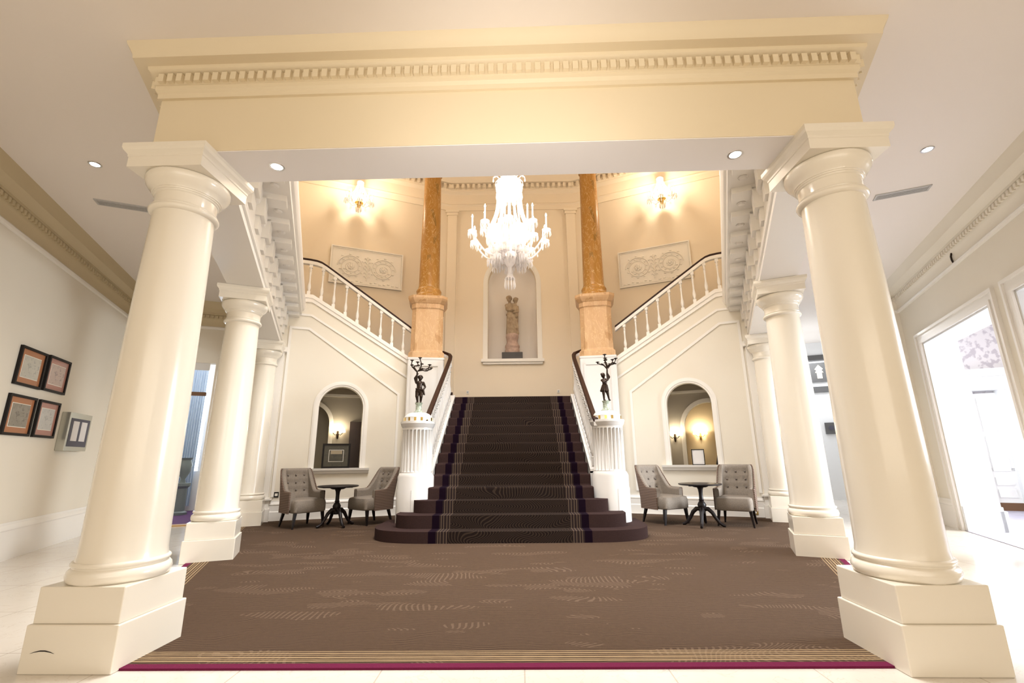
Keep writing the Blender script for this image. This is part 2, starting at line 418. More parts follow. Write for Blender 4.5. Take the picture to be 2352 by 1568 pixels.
def dentils(mb, path, d0, d1, z0, z1, pitch, frac=0.55):
    for i in range(len(path) - 1):
        a = Vector(path[i][:2]); b = Vector(path[i + 1][:2]); L = (b - a).length; t = (b - a) / L; nn = Vector((-t.y, t.x))
        k = int(L / pitch)
        for j in range(k):
            c = (j + 0.5) * L / k; w = pitch * frac / 2
            pts = [a + t * (c - w) + nn * d0, a + t * (c + w) + nn * d0, a + t * (c + w) + nn * d1, a + t * (c - w) + nn * d1]
            mb.add([(p.x, p.y, z) for z in (z0, z1) for p in pts], [[0, 1, 2, 3], [7, 6, 5, 4], [0, 4, 5, 1], [1, 5, 6, 2], [2, 6, 7, 3], [3, 7, 4, 0]])

CEIL = 4.2
UP = 9.15          # ceiling of the tall stair hall
XB = -0.05         # centre line of the far end
YB = 12.12         # niche wall
def arch_pts(cx, hw, z0, zs, n=20):
    pts = [(cx - hw, z0)]
    for i in range(n + 1):
        a = PI - PI * i / n; pts.append((cx + hw * math.cos(a), zs + hw * math.sin(a)))
    pts.append((cx + hw, z0)); return pts

# ================================================================== SETTING
# floors
struct(MB().box(-12, 12, -5, 17, -0.2, 0.0), 'floor', 'tile', smooth=0)
poly = [FM(1, 2.32, -3), FM(1, 2.32, 16), FM(1, 9.5, 16), FM(1, 9.5, -3)]
struct(MB().prism([(p.x, p.y) for p in poly], 0.0, 0.006, axis='z'), 'floor_right_room', 'greycarpet', smooth=0)
poly = [FM(-1, 0.75, 6.75), FM(-1, 3.6, 6.75), FM(-1, 3.6, 12), FM(-1, 0.75, 12)]
struct(MB().prism([(p.x, p.y) for p in poly], 0.0, 0.006, axis='z'), 'floor_left_room', 'purple', smooth=0)
# low ceiling with the opening of the stair hall
hole = [(-2.35, 3.15), (2.35, 3.15), FM(1, 0, 8.05)[:2], (1.8 + XB, YB + 0.1), (0.9, YB + 0.9), (-0.9, YB + 0.9), (-1.8 + XB, YB + 0.1), FM(-1, 0, 8.05)[:2]]
struct(MB().prism([(-12, -5), (12, -5), (12, 17), (-12, 17)], CEIL, CEIL + 0.15, holes=[hole], axis='z'), 'ceiling', 'ceil', smooth=0)
struct(MB().prism([(-7.5, 2.8), (7.5, 2.8), (7.5, 14), (-7.5, 14)], UP, UP + 0.15, axis='z'), 'ceiling_stair_hall', 'upper', smooth=0)

# the beams carried by the columns
TILT = 0.014   # the front beam runs slightly out of square
tl = lambda p: (p[0], p[1] - TILT * p[0], p[2])
mb = MB().box(-2.645, 2.63, 2.95, 3.35, 3.4, CEIL).map(tl)
struct(mb, 'beam_front', 'beam', smooth=0)
M['soffit'] = mat('soffit_lit_tone', (0.90, 0.87, 0.86), 0.5)  # same paint as the beam, lightened to stand in for light from below
struct(MB().box(-2.60, 2.60, 2.955, 3.352, 3.394, 3.4).map(tl), 'trim_24', 'soffit', smooth=0)  # thin slab added to carry the lightened underside
for s, nm in ((-1, 'left'), (1, 'right')):
    mb = MB().box(-0.2, 0.2, 0.12, 6.60, 3.4, CEIL + 0.3).box(-0.225, 0.225, 0.12, 6.6, 3.56, 3.60).map(fmap(s))
    struct(mb, 'beam_' + nm, 'trim', smooth=0)

CORN = [(0, 3.86), (0.025, 3.86), (0.025, 3.90), (0.045, 3.92), (0.045, 3.955), (0.055, 3.96), (0.055, 4.035), (0.075, 4.04), (0.10, 4.06), (0.105, 4.085), (0.185, 4.085), (0.19, 4.12), (0.205, 4.15), (0.225, 4.18), (0.23, CEIL + 0.002), (0, CEIL + 0.002)]
# front and outer sides of the beam ring (one continuous run)
path = [FM(-1, 0.2, 6.6)[:2], (-2.645, 2.95 + TILT * 2.645), (2.63, 2.95 - TILT * 2.63), FM(1, 0.2, 6.6)[:2]]
path = path[::-1]
def lpath(p): return [(q[0], q[1]) for q in p]
path = lpath(path)
mb = MB(); sweep(mb, path, CORN); dentils(mb, path, 0.05, 0.088, 3.962, 4.03, 0.07, 0.6)
struct(mb, 'trim_1', 'beam', smooth=30)
# wall cornices of the aisles
WC = [(0, 3.74), (0.02, 3.74), (0.02, 3.80), (0.04, 3.86), (0.05, 3.88), (0.05, 3.96), (0.07, 3.97), (0.07, 4.0), (0.12, 4.03), (0.17, 4.06), (0.18, 4.12), (0.21, 4.17), (0.22, CEIL + 0.002), (0, CEIL + 0.002)]
pL = lpath([FM(-1, 0.72, 6.62), FM(-1, 2.32, 6.62), FM(-1, 2.32, -2.5)])
mb = MB(); sweep(mb, pL, WC); dentils(mb, pL, 0.05, 0.08, 3.90, 3.95, 0.075); struct(mb, 'trim_2', 'cornice', smooth=30)
pR = lpath([FM(1, 2.32, -2.5), FM(1, 2.32, 6.62), FM(1, 2.05, 6.62)])
mb = MB(); sweep(mb, pR, WC); dentils(mb, pR, 0.05, 0.08, 3.90, 3.95, 0.075); struct(mb, 'trim_3', 'wall', smooth=30)
PR_ = [(0, 3.68), (0.03, 3.69), (0.035, 3.72), (0.02, 3.74), (0, 3.74)]
mb = MB(); sweep(mb, pL, PR_); sweep(mb, pR, PR_); struct(mb, 'trim_4', 'trim', smooth=30)

# aisle walls
struct(MB().box(2.32, 2.47, -2.6, 6.77, 0, CEIL).map(fmap(-1)), 'wall_left', 'wall', smooth=0)
outer = [(-2.6, 0), (1.1, 0), (1.1, 2.95), (3.12, 2.95), (3.12, 0), (3.66, 0), (3.66, 2.95), (5.92, 2.95), (5.92, 0), (6.9, 0), (6.9, CEIL), (-2.6, CEIL)]
struct(MB().prism(outer, 2.32, 2.76, axis='x').map(fmap(1)), 'wall_right', 'wall', smooth=0)
# reveals read as bright white trim, with casings
mb = MB()
for v0, v1 in ((1.1, 3.12), (3.66, 5.92)):
    mb.box(2.33, 2.77, v0, v0 + 0.02, 0, 2.95); mb.box(2.33, 2.77, v1 - 0.02, v1, 0, 2.95); mb.box(2.33, 2.77, v0, v1, 2.93, 2.95)
mb.map(fmap(1)); struct(mb, 'trim_5', 'bright', smooth=0)
mb = MB()
for v0, v1 in ((1.1, 3.12), (3.66, 5.92)):
    for a, b, d in ((0.0, 0.05, 0.03), (0.05, 0.13, 0.015), (0.13, 0.17, 0.04)):
        mb.prism([(v0 - b, 0), (v0 - b, 2.95 + b), (v1 + b, 2.95 + b), (v1 + b, 0), (v1 + a, 0), (v1 + a, 2.95 + a), (v0 - a, 2.95 + a), (v0 - a, 0)], 2.32 - d, 2.325, axis='x')
mb.map(fmap(1)); struct(mb, 'trim_6', 'trim', smooth=0)
# plinth of the reveal (bright white block beside the far jamb)
struct(MB().box(2.335, 2.80, 5.86, 5.90, 0, 0.36).box(2.74, 2.84, 5.86, 6.0, 0, 0.30).map(fmap(1)), 'trim_7', 'bright', smooth=0)
# end walls of the aisles
struct(MB().prism([(0.72, 0), (0.90, 0), (0.90, 3.0), (1.55, 3.0), (1.55, 0), (2.4, 0), (2.4, CEIL), (0.72, CEIL)], 6.62, 6.77).map(fmap(-1)), 'wall_left_end', 'wall', smooth=0)
struct(MB().box(2.05, 2.4, 6.62, 6.90, 0, CEIL).map(fmap(1)), 'wall_right_end', 'wall', smooth=0)
# corridors beyond
struct(MB().box(0.3, 0.45, 6.62, 13.0, 0, CEIL).map(fmap(1)), 'wall_right_corridor', 'bright', smooth=0)
struct(MB().box(0.3, 0.45, 6.62, 9.8, 0, CEIL).map(fmap(-1)), 'wall_left_corridor', 'wall', smooth=0)
struct(MB().box(0.3, 5.0, 11.2, 11.35, 0, CEIL).map(fmap(1)), 'wall_far_right', 'bright', smooth=0)
struct(MB().box(2.32, 2.47, 6.9, 11.3, 0, CEIL).map(fmap(1)), 'wall_right_corridor_outer', 'bright', smooth=0)
struct(MB().box(0.3, 4.0, 11.6, 11.75, 0, CEIL).map(fmap(-1)), 'wall_far_left', 'wall', smooth=0)
struct(MB().box(3.4, 3.5, 6.77, 11.7, 0, CEIL).map(fmap(-1)), 'wall_left_room', 'wall', smooth=0)
struct(MB().box(0.72, 0.84, 6.77, 11.6, 0, CEIL).map(fmap(-1)), 'wall_left_room_side', 'wall', smooth=0)
# right-hand room
struct(MB().box(2.76, 9.5, 9.5, 9.65, 0, CEIL).map(fmap(1)), 'wall_right_room_back', 'wallpaper', smooth=0)
mb = MB()
mb.box(3.9, 4.10, 9.34, 9.5, 0, 2.45); mb.box(4.50, 4.75, 9.30, 9.5, 0, 2.45)
mb.box(3.6, 4.85, 9.28, 9.5, 2.45, 2.80); mb.box(3.6, 4.98, 9.20, 9.5, 2.80, 2.90); mb.box(3.6, 4.92, 9.24, 9.5, 2.74, 2.80)
mb.box(2.8, 3.9, 9.36, 9.5, 0, 2.9)
struct(mb.map(fmap(1)), 'trim_8', 'bright', smooth=0)
struct(MB().box(2.76, 9.5, 9.44, 9.5, 0.78, 0.84).box(4.75, 9.5, 9.45, 9.5, 0, 0.18).box(2.76, 9.5, 9.3, 9.5, 4.0, CEIL).map(fmap(1)), 'trim_9', 'bright', smooth=0)
d = MB().box(4.10, 4.50, 9.44, 9.49, 0.16, 2.40)
for z0, z1 in ((0.26, 0.42), (0.50, 0.66), (0.78, 1.5), (1.6, 2.3)):
    d.box(4.16, 4.44, 9.425, 9.44, z0, z1)
struct(d.map(fmap(1)), 'door_1', 'bright', smooth=0)
struct(MB().box(4.10, 4.50, 9.44, 9.50, 0.0, 0.16).map(fmap(1)), 'trim_10', 'brown', smooth=0)

# skirting boards
SK = [(0, 0), (0.035, 0), (0.035, 0.20), (0.025, 0.22), (0.025, 0.34), (0.035, 0.355), (0.03, 0.385), (0.012, 0.41), (0.01, 0.44), (0, 0.44)]
mb = MB(); sweep(mb, lpath([FM(-1, 1.6, 6.62), FM(-1, 2.32, 6.62), FM(-1, 2.32, -2.5)]), SK); struct(mb, 'baseboard_left', 'trim', smooth=30)
mb = MB()
sweep(mb, lpath([FM(1, 2.32, 6.09), FM(1, 2.32, 6.62), FM(1, 2.05, 6.62)]), SK)
sweep(mb, lpath([FM(1, 2.32, 3.29), FM(1, 2.32, 3.49)]), SK)
struct(mb, 'baseboard_right', 'trim', smooth=30)

# ------------------------------------------------------------------ stair flank walls with arched openings
V0 = 6.59
for s, nm in ((-1, 'left'), (1, 'right')):
    outer = [(0.45, 0), (0.45, CEIL + 0.3), (-0.1, CEIL + 0.3), (-0.1, 4.58), (-0.72, 4.58), (-2.95, 3.30), (-2.95, 0)]
    hole = arch_pts(-1.49, 0.44, 0.97, 2.21)
    struct(MB().prism(outer, V0, V0 + 0.16, holes=[hole]).map(fmap(s)), 'wall_stair_' + nm, 'wall' if s < 0 else 'wall', smooth=0)
    # architrave round the arch, in two steps
    mb = MB()
    for a, b, d in ((0.0, 0.035, 0.02), (0.035, 0.085, 0.035), (0.085, 0.11, 0.02)):
        o_ = arch_pts(-1.49, 0.44 + b, 0.97, 2.21, 24); i_ = arch_pts(-1.49, 0.44 + a, 0.97, 2.21, 24)
        n = len(o_)
        rings = [[(i_[k][0], V0, i_[k][1]), (i_[k][0], V0 - d, i_[k][1]), (o_[k][0], V0 - d, o_[k][1]), (o_[k][0], V0, o_[k][1])] for k in range(n)]
        mb.loft(rings)
    # sill
    mb.prism([(0, 0.86), (-0.05, 0.87), (-0.06, 0.90), (-0.10, 0.93), (-0.11, 0.97), (0.10, 0.97), (0.10, 0.86)], -2.12, -0.90, axis='y')
    # the sill was extruded in the wrong axes: remap its vertices
    k0 = len(mb.v) - 14
    for i in range(k0, len(mb.v)):
        x, y, z = mb.v[i]; mb.v[i] = (y, V0 + x, z)
    struct(mb.map(fmap(s)), 'trim_%d' % (11 if s < 0 else 12), 'trim', smooth=30)
    # raised panel moulding on the wall, following the stair
    def bar(pts, w, d, h=0.0):
        mbb = MB(); L = [Vector((p[0], p[1])) for p in pts]
        offs = offset_path(L, w / 2); offi = offset_path(L, -w / 2)
        rings = [[(offs[i].x, V0, offs[i].y), (offs[i].x, V0 - d, offs[i].y), (offi[i].x, V0 - d, offi[i].y), (offi[i].x, V0, offi[i].y)] for i in range(len(L))]
        return mbb.loft(rings)
    mb = bar([(-2.66, 0.45), (-2.66, 2.54), (-0.72, 3.86), (-0.36, 3.86), (-0.36, 0.45)], 0.05, 0.022)
    m2 = bar([(-2.95, 2.86), (-0.74, 4.16), (-0.20, 4.16)], 0.045, 0.022); mb.add(m2.v, m2.f)
    m2 = bar([(-2.95, 3.22), (-0.74, 4.50), (-0.20, 4.50)], 0.10, 0.03); mb.add(m2.v, m2.f)
    m2 = bar([(-2.95, 3.27), (-0.73, 4.56), (-0.20, 4.56)], 0.04, 0.05); mb.add(m2.v, m2.f)
    struct(mb.map(fmap(s)), 'trim_%d' % (13 if s < 0 else 14), 'trim', smooth=0)
    # skirting, pilaster behind the last column
    mb = MB(); pth = lpath([FM(s, -0.30, V0), FM(s, -2.95, V0)]); pth = pth if s > 0 else pth[::-1]
    # left-of-path must face the hall
    a = Vector(pth[0]); b = Vector(pth[1]); nn = Vector((-(b - a).y, (b - a).x))
    if nn.y > 0: pth = pth[::-1]
    sweep(mb, pth, [(d_, z * 0.86) for d_, z in SK]); struct(mb, 'baseboard_stair_' + nm, 'trim', smooth=30)
    mb = MB().box(-0.30, 0.45, V0 - 0.10, V0, 0.44, 3.3).box(-0.34, 0.45, V0 - 0.14, V0, 0, 0.24).box(-0.32, 0.45, V0 - 0.12, V0, 0.24, 0.44).box(-0.34, 0.45, V0 - 0.14, V0, 3.3, 3.4)
    mb.box(-0.36, 0.45, V0 - 0.16, V0, 0.40, 0.43)
    struct(mb.map(fmap(s)), 'wall_pilaster_' + nm, 'trim', smooth=0)

# ------------------------------------------------------------------ upper walls of the stair hall
for s, nm in ((-1, 'left'), (1, 'right')):
    pts = [FM(s, 0.35, 7.98), Vector((s * 1.78 + XB, YB, 0)), Vector((s * 1.78 + XB, YB + 0.2, 0)), FM(s, 0.35, 8.18)]
    mb = MB().prism([(p.x, p.y) for p in pts], 3.0, UP, axis='z'); struct(mb, 'wall_back_' + nm, 'upper', smooth=0)
    mb = MB().box(0.05, 0.25, -0.2, 8.1, CEIL, UP).map(fmap(s)); struct(mb, 'wall_upper_' + nm, 'upper', smooth=0)
struct(MB().box(-2.7, 2.7, 3.15, 3.35, CEIL, UP), 'wall_upper_front', 'upper', smooth=0)
# niche wall
outer = [(-1.85 + XB, 0), (1.80 + XB, 0), (1.80 + XB, UP), (-1.85 + XB, UP)]
NH = arch_pts(XB, 0.67, 3.70, 5.88, 24)
struct(MB().prism(outer, YB, YB + 0.2, holes=[NH]), 'wall_back', 'upper', smooth=0)
# niche bowl: half cylinder with a quarter-sphere head
mb = MB(); rings = []
for i in range(17):
    a = PI * i / 16; x = XB + 0.67 * math.cos(a); 
    rings.append([(XB + 0.67 * math.cos(a), YB + 0.19 + 0.45 * math.sin(a), 3.70), (XB + 0.67 * math.cos(a), YB + 0.19 + 0.45 * math.sin(a), 5.88)])
mb.loft(rings, closed=False)
rings = []
for k in range(9):
    e = PI / 2 * k / 8
    rings.append([(XB + 0.67 * math.cos(PI * i / 16) * math.cos(e), YB + 0.19 + 0.45 * math.sin(PI * i / 16) * math.cos(e), 5.88 + 0.67 * math.sin(e)) for i in range(17)])
mb.loft(rings, closed=False)
mb.box(XB - 0.7, XB + 0.7, YB + 0.1, YB + 0.75, 3.6, 3.70)
struct(mb, 'wall_niche', 'ceil', smooth=40)
mb = MB()
for a_, b_, d_ in ((0.0, 0.03, 0.02), (0.03, 0.10, 0.035), (0.10, 0.13, 0.02)):
    o_ = arch_pts(XB, 0.67 + b_, 3.70, 5.88, 24); i_ = arch_pts(XB, 0.67 + a_, 3.70, 5.88, 24)
    mb.loft([[(i_[k][0], YB, i_[k][1]), (i_[k][0], YB - d_, i_[k][1]), (o_[k][0], YB - d_, o_[k][1]), (o_[k][0], YB, o_[k][1])] for k in range(len(o_))])
mb.box(XB - 0.84, XB + 0.84, YB - 0.10, YB + 0.1, 3.62, 3.70).box(XB - 0.80, XB + 0.80, YB - 0.06, YB, 3.56, 3.62)
struct(mb, 'trim_15', 'trim', smooth=30)
# pilasters of the end wall
for sx, nm in ((-1, 'left'), (1, 'right')):
    x0 = XB + sx * 1.70; mb = MB().box(x0 - 0.13, x0 + 0.13, YB - 0.07, YB, 2.49, 7.95).box(x0 - 0.16, x0 + 0.16, YB - 0.10, YB, 7.95, 8.03).box(x0 - 0.19, x0 + 0.19, YB - 0.13, YB, 8.03, 8.10)
    struct(mb, 'wall_end_pilaster_' + nm, 'upper', smooth=0)
# great cornice
cp = lpath([FM(1, 0.0, 7.98), (1.78 + XB, YB), (-1.78 + XB, YB), FM(-1, 0.0, 7.98)])
GC = [(0, 8.12), (0.03, 8.12), (0.03, 8.26), (0.06, 8.30), (0.03, 8.34), (0.03, 8.62), (0.06, 8.66), (0.10, 8.70), (0.10, 8.74), (0.12, 8.75), (0.12, 8.89), (0.24, 8.90), (0.26, 8.96), (0.32, 9.02), (0.34, 9.08), (0.34, UP), (0, UP)]
mb = MB(); sweep(mb, cp, GC); dentils(mb, cp, 0.11, 0.21, 8.76, 8.88, 0.15, 0.55); struct(mb, 'trim_16', 'upper', smooth=30)
# modillion cornice of the side beams, facing the hall
for s, nm in ((-1, 17), (1, 18)):
    mb = MB()
    prof = [(0, 3.98), (-0.03, 4.0), (-0.05, 4.06), (-0.05, 4.16), (-0.34, 4.16), (-0.34, 4.24), (-0.37, 4.26), (-0.40, 4.33), (-0.40, 4.38), (0.3, 4.38), (0.3, 3.98)]
    mb.loft([[(-0.2 + d, v, z) for d, z in prof] for v in (0.22, 6.59)])
    mb.box(-0.22, -0.2, 0.22, 6.59, 3.62, 3.66).box(-0.23, -0.2, 0.22, 6.59, 3.40, 3.46)
    for i in range(11):
        v = 0.42 + 0.60 * i
        mb.box(-0.50, -0.24, v, v + 0.22, 4.09, 4.165)
        mb.box(-0.29, -0.19, v, v + 0.22, 3.86, 4.12)
        mb.box(-0.245, -0.19, v + 0.03, v + 0.19, 3.70, 3.86)
        mb.ball((-0.38, v + 0.41, 4.155), 0.055, 8, 4, (1, 1, 0.4))
    struct(mb.map(fmap(s)), 'trim_%d' % nm, 'trim', smooth=30)

# space under the upper flights, seen through the arches
for s, nm in ((-1, 'left'), (1, 'right')):
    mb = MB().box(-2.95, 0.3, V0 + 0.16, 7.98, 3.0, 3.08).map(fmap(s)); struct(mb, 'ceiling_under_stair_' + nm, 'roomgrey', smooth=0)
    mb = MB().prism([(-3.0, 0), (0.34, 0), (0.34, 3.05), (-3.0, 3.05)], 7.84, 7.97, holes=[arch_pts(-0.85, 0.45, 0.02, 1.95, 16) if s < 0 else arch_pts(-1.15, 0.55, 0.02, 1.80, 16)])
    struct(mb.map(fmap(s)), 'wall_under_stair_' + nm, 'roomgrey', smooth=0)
    c, hw, zs = (-0.85, 0.45, 1.95) if s < 0 else (-1.15, 0.55, 1.80)
    o_ = arch_pts(c, hw + 0.09, 0.0, zs, 20); i_ = arch_pts(c, hw, 0.0, zs, 20)
    mb = MB().loft([[(i_[k][0], 7.84, i_[k][1]), (i_[k][0], 7.81, i_[k][1]), (o_[k][0], 7.81, o_[k][1]), (o_[k][0], 7.84, o_[k][1])] for k in range(len(o_))])
    mb.box(-2.95, 0.3, 7.79, 7.84, 2.58, 2.64)
    struct(mb.map(fmap(s)), 'trim_%d' % (19 if s < 0 else 20), 'trim', smooth=30)
# dark door at the right side of the space behind the left arch
struct(MB().box(-2.45, -1.76, 7.78, 7.84, 0.0, 2.0).box(-2.30, -1.92, 7.765, 7.78, 1.1, 1.85).map(fmap(-1)), 'door_2', 'door', smooth=0)

struct(MB().box(-3.2, 0.3, 8.95, 9.05, 0, 3.08).map(fmap(1)), 'wall_lobby_right', 'roomwarm', smooth=0)
struct(MB().box(-3.2, 0.3, 8.95, 9.05, 0, 3.08).map(fmap(-1)), 'wall_lobby_left', 'wall', smooth=0)
for s_ in (-1, 1):
    struct(MB().box(-3.2, 0.3, 7.9, 9.05, 3.0, 3.08).map(fmap(s_)), 'ceiling_lobby_' + ('left' if s_ < 0 else 'right'), 'ceil', smooth=0)

# ================================================================== STAIRS
XS = -0.045
NR, R1, RR, TR, Y0S = 14, 0.165, 0.1788, 0.28, 6.8
def step_z(i): return R1 + RR * (i - 1)          # top of step i (1-based)
def nose(y): return R1 + RR / TR * (y - Y0S)
st = thing('staircase', 'wide central staircase under dark brown carpet with three flared lower steps', 'staircase', (XS, Y0S, 0))
prof = [(Y0S - 6.8, 0.0)]
pts = []
pts = [(TR * 3, 0.0), (TR * 3, step_z(4))]
for i in range(5, NR + 1):
    y = TR * (i - 1)
    pts += [(y, step_z(i - 1)), (y, step_z(i))]
pts += [(YB - Y0S, step_z(NR)), (YB - Y0S, 0.0)]
mb = MB().prism(pts, -1.31, 1.31, axis='x')
mb.build('stair_flight', 'stair', st, smooth=0, bevel=0.022)
def flared(x_flat, cx, rx, y0, yc, yback, z):
    pts = [(-x_flat, y0), (x_flat, y0)]
    for k in range(1, 15):
        a = -PI / 2 + PI / 2 * k / 14; pts.append((cx + rx * math.cos(a) ** .7, yc - (yc - y0) * abs(math.sin(a)) ** .7))
    pts.append((cx + rx, yback)); pts.append((-cx - rx, yback))
    for k in range(14, 0, -1):
        a = -PI / 2 + PI / 2 * k / 14; pts.append((-cx - rx * math.cos(a) ** .7, yc - (yc - y0) * abs(math.sin(a)) ** .7))
    return MB().prism([(p[0], p[1] - Y0S) for p in pts], 0.0 if y0 < 7 else z - RR - .01, z, axis='z')
for a in ((0.90, 0.95, 1.09, 6.80, 7.60, 8.15, step_z(1)), (1.15, 1.20, 0.52, 7.08, 7.42, 7.66, step_z(2)), (1.05, 1.10, 0.40, 7.36, 7.56, 7.66, step_z(3))):
    flared(*a).build('flared_step', 'stair', st, smooth=40, bevel=0.03)

# flights that turn off the landing to either side
for s, nm in ((-1, 'left'), (1, 'right')):
    n = 12; r = (4.55 - 2.49) / n; pts = []
    for i in range(n):
        u = -3.95 + 0.27 * i; pts += [(u, 2.49 + r * i), (u, 2.49 + r * (i + 1))]
    pts += [(0.3, 4.55), (0.3, 4.32), (-0.6, 4.32), (-3.9, 2.2), (-4.1, 2.2), (-4.1, 2.49)]
    mb = MB().prism(pts, V0 + 0.17, 7.97).map(fmap(s)); struct(mb, 'stair_flight_' + nm, 'stair', smooth=0)

def baluster_mb(h, r=0.028, sq=0.030):
    mb = MB().box(-sq, sq, -sq, sq, 0, 0.14 * h).box(-sq, sq, -sq, sq, 0.90 * h, h)
    p = [(0.9, .14), (1.05, .16), (0.7, .175), (1.05, .23), (1.15, .29), (0.95, .36), (0.6, .44), (0.55, .60), (0.7, .74), (0.62, .77), (0.95, .79), (0.62, .81), (0.8, .90)]
    return mb.lathe([(r * a, h * z) for a, z in p], 10)

# central balustrades
for s, nm in ((-1, 'left'), (1, 'right')):
    t = thing('balustrade', 'balustrade with dark sloping handrail on the %s side of the central stairs' % nm, 'balustrade', (XS + s * 1.40, 7.95, 0), group='stair balustrades')
    ox, oy = XS + s * 1.40, 7.95
    L = lambda x, y, z: (x * s, y - oy, z)
    top = nose(10.44)
    rail = [L(0, 7.66, 1.70), L(0, 7.80, 1.76)] + [L(0, y, 1.76 + (y - 7.80) * 0.628) for y in (8.2, 8.8, 9.4, 10.0, 10.22)] + [L(0.01, 10.36, 3.37), L(0.05, 10.45, 3.44), L(0.12, 10.50, 3.48), L(0.22, 10.53, 3.52)]
    MB().strip(rail, 0.085, 0.065).build('handrail', 'rail', t, smooth=40, bevel=0.015)
    MB().strip(rail, 0.07, 0.06, off=-0.06).build('subrail', 'white', t, smooth=0)
    # closed string and the wall below it
    mb = MB().prism([(7.98 - oy, 0.17), (7.98 - oy, nose(7.98) + 0.0), (10.46 - oy, nose(10.46) + 0.0), (10.46 - oy, 0.0), (8.2 - oy, 0.0)], -0.085, 0.085, axis='x')
    mb.prism([(7.98 - oy, nose(7.98) - 0.03), (7.98 - oy, nose(7.98) + 0.03), (10.46 - oy, nose(10.46) + 0.03), (10.46 - oy, nose(10.46) - 0.03)], -0.085, 0.10, axis='x')
    mb.build('string', 'white', t, smooth=0)
    b0 = None
    for i in range(16):
        y = 8.08 + 0.14 * i; zb = nose(y) + 0.02; zt = 1.76 + (y - 7.80) * 0.628 - 0.05
        if b0 is None: b0 = baluster_mb(0.80, 0.042, 0.045).build('baluster', 'white', t); b = b0
        else: b = b0.copy(); COL.objects.link(b); b.parent = t
        b.location = L(0, y, zb); b.scale = (1, 1, (zt - zb) / 0.80)

# upper balustrades
for s, nm in ((-1, 'left'), (1, 'right')):
    base = FM(s, -2.88, V0 + 0.08, 3.30)
    t = thing('balustrade', 'white turned balustrade with dark handrail along the upper %s flight' % nm, 'balustrade', base, group='upper flight balustrades')
    G = lambda u, v, z: FM(s, u, v, z) - base
    vv = V0 + 0.08
    rail = [G(-2.93, vv, 4.05), G(-2.4, vv, 4.395), G(-1.6, vv, 4.915), G(-0.95, vv, 5.335), G(-0.84, vv, 5.395), G(-0.74, vv, 5.42), G(-0.6, vv, 5.43), G(-0.10, vv, 5.43)]
    MB().strip(rail, 0.09, 0.055).build('handrail', 'rail', t, smooth=40, bevel=0.012)
    MB().strip(rail, 0.10, 0.075, off=-0.075).build('subrail', 'trim', t, smooth=0)
    sb = [G(-2.93, vv, 3.29), G(-0.73, vv, 4.56), G(-0.10, vv, 4.56)]
    MB().strip(sb, 0.20, 0.07).build('string_capping', 'trim', t, smooth=0)
    b0 = None
    for i in range(10):
        u = -2.72 + 0.262 * i
        zb = min(3.35 + (u + 2.93) * 0.577, 4.62); zt = min(4.0 + (u + 2.93) * 0.652, 5.37) - 0.02
        if b0 is None: b0 = baluster_mb(0.75, 0.032, 0.034).build('baluster', 'trim', t); b = b0
        else: b = b0.copy(); COL.objects.link(b); b.parent = t
        b.location = G(u, vv, zb); b.scale = (1, 1, (zt - zb) / 0.75); b.rotation_euler = (0, 0, -s * A)

# ================================================================== COLUMNS
def column(name, label, loc, rz, full=True, lift=0.0):
    t = thing('column', label, 'column', loc, rz, group='cream columns around the hall')
    h = 0.27
    mb = MB().box(-h, h, -h, h, 0, 0.248); mb.build('plinth_base', 'gloss', t, smooth=0, bevel=0.006)
    mb = MB().box(-h + .016, h - .016, -h + .016, h - .016, 0.248, 0.442); mb.build('plinth', 'gloss', t, smooth=0, bevel=0.006)
    pr = [(0.02, .442), (0.25, .442), (0.262, .455), (0.268, .48), (0.262, .505), (0.25, .518), (0.243, .522), (0.243, .53), (0.252, .536), (0.254, .547), (0.249, .556), (0.238, .560), (0.02, .56)]
    MB().lathe(pr, 64).build('base_moulding', 'gloss', t, smooth=50)
    sh = [(0.02, .56), (0.236, .56), (0.230, .60), (0.228, .75)] + [(0.228 - 0.031 * ((z - .75) / 2.2) ** 1.5, z) for z in (1.1, 1.5, 1.9, 2.3, 2.6, 2.8, 2.93)] + [(0.02, 2.93)]
    MB().lathe(sh, 64).build('shaft', 'gloss', t, smooth=50)
    cp_ = [(0.02, 2.93), (0.205, 2.93), (0.222, 2.94), (0.228, 2.955), (0.222, 2.97), (0.210, 2.975), (0.214, 2.985), (0.205, 2.99), (0.202, 3.0), (0.202, 3.07), (0.210, 3.075), (0.212, 3.085), (0.218, 3.087), (0.220, 3.097), (0.226, 3.099), (0.230, 3.112), (0.252, 3.135), (0.272, 3.165), (0.280, 3.195), (0.276, 3.215), (0.265, 3.222), (0.02, 3.222)]
    MB().lathe(cp_, 64).build('capital', 'gloss', t, smooth=50)
    mb = MB(); rings = []
    for hw, z in ((0.275, 3.222), (0.275, 3.30), (0.280, 3.305), (0.280, 3.32), (0.286, 3.33), (0.300, 3.345), (0.308, 3.365), (0.308, 3.398)):
        rings.append([(-hw, -hw, z), (hw, -hw, z), (hw, hw, z), (-hw, hw, z)])
    mb.loft(rings).build('abacus', 'gloss', t, smooth=20)
    return t
C1 = (2.418, 3.137); k3 = 6.22
CXL, CXR = 2.448, 2.433
c0 = column('column', 'large cream column nearest the camera on the left, scuffed square plinth', (-CXL, C1[1] + TILT * C1[0], 0), -TILT)
dup(c0, (CXR, C1[1] - TILT * C1[0], 0), -TILT, 'large cream column nearest the camera on the right, chipped square plinth', 'cream columns around the hall')
for s, nm in ((-1, 'left'), (1, 'right')):
    dup(c0, FM(s, 0.0, 3.12), -s * A, 'middle cream column of the three on the %s side of the hall' % nm, 'cream columns around the hall')
    dup(c0, FM(s, 0.0, k3), -s * A, 'farthest cream column on the %s, beside the stair flank wall' % nm, 'cream columns around the hall')
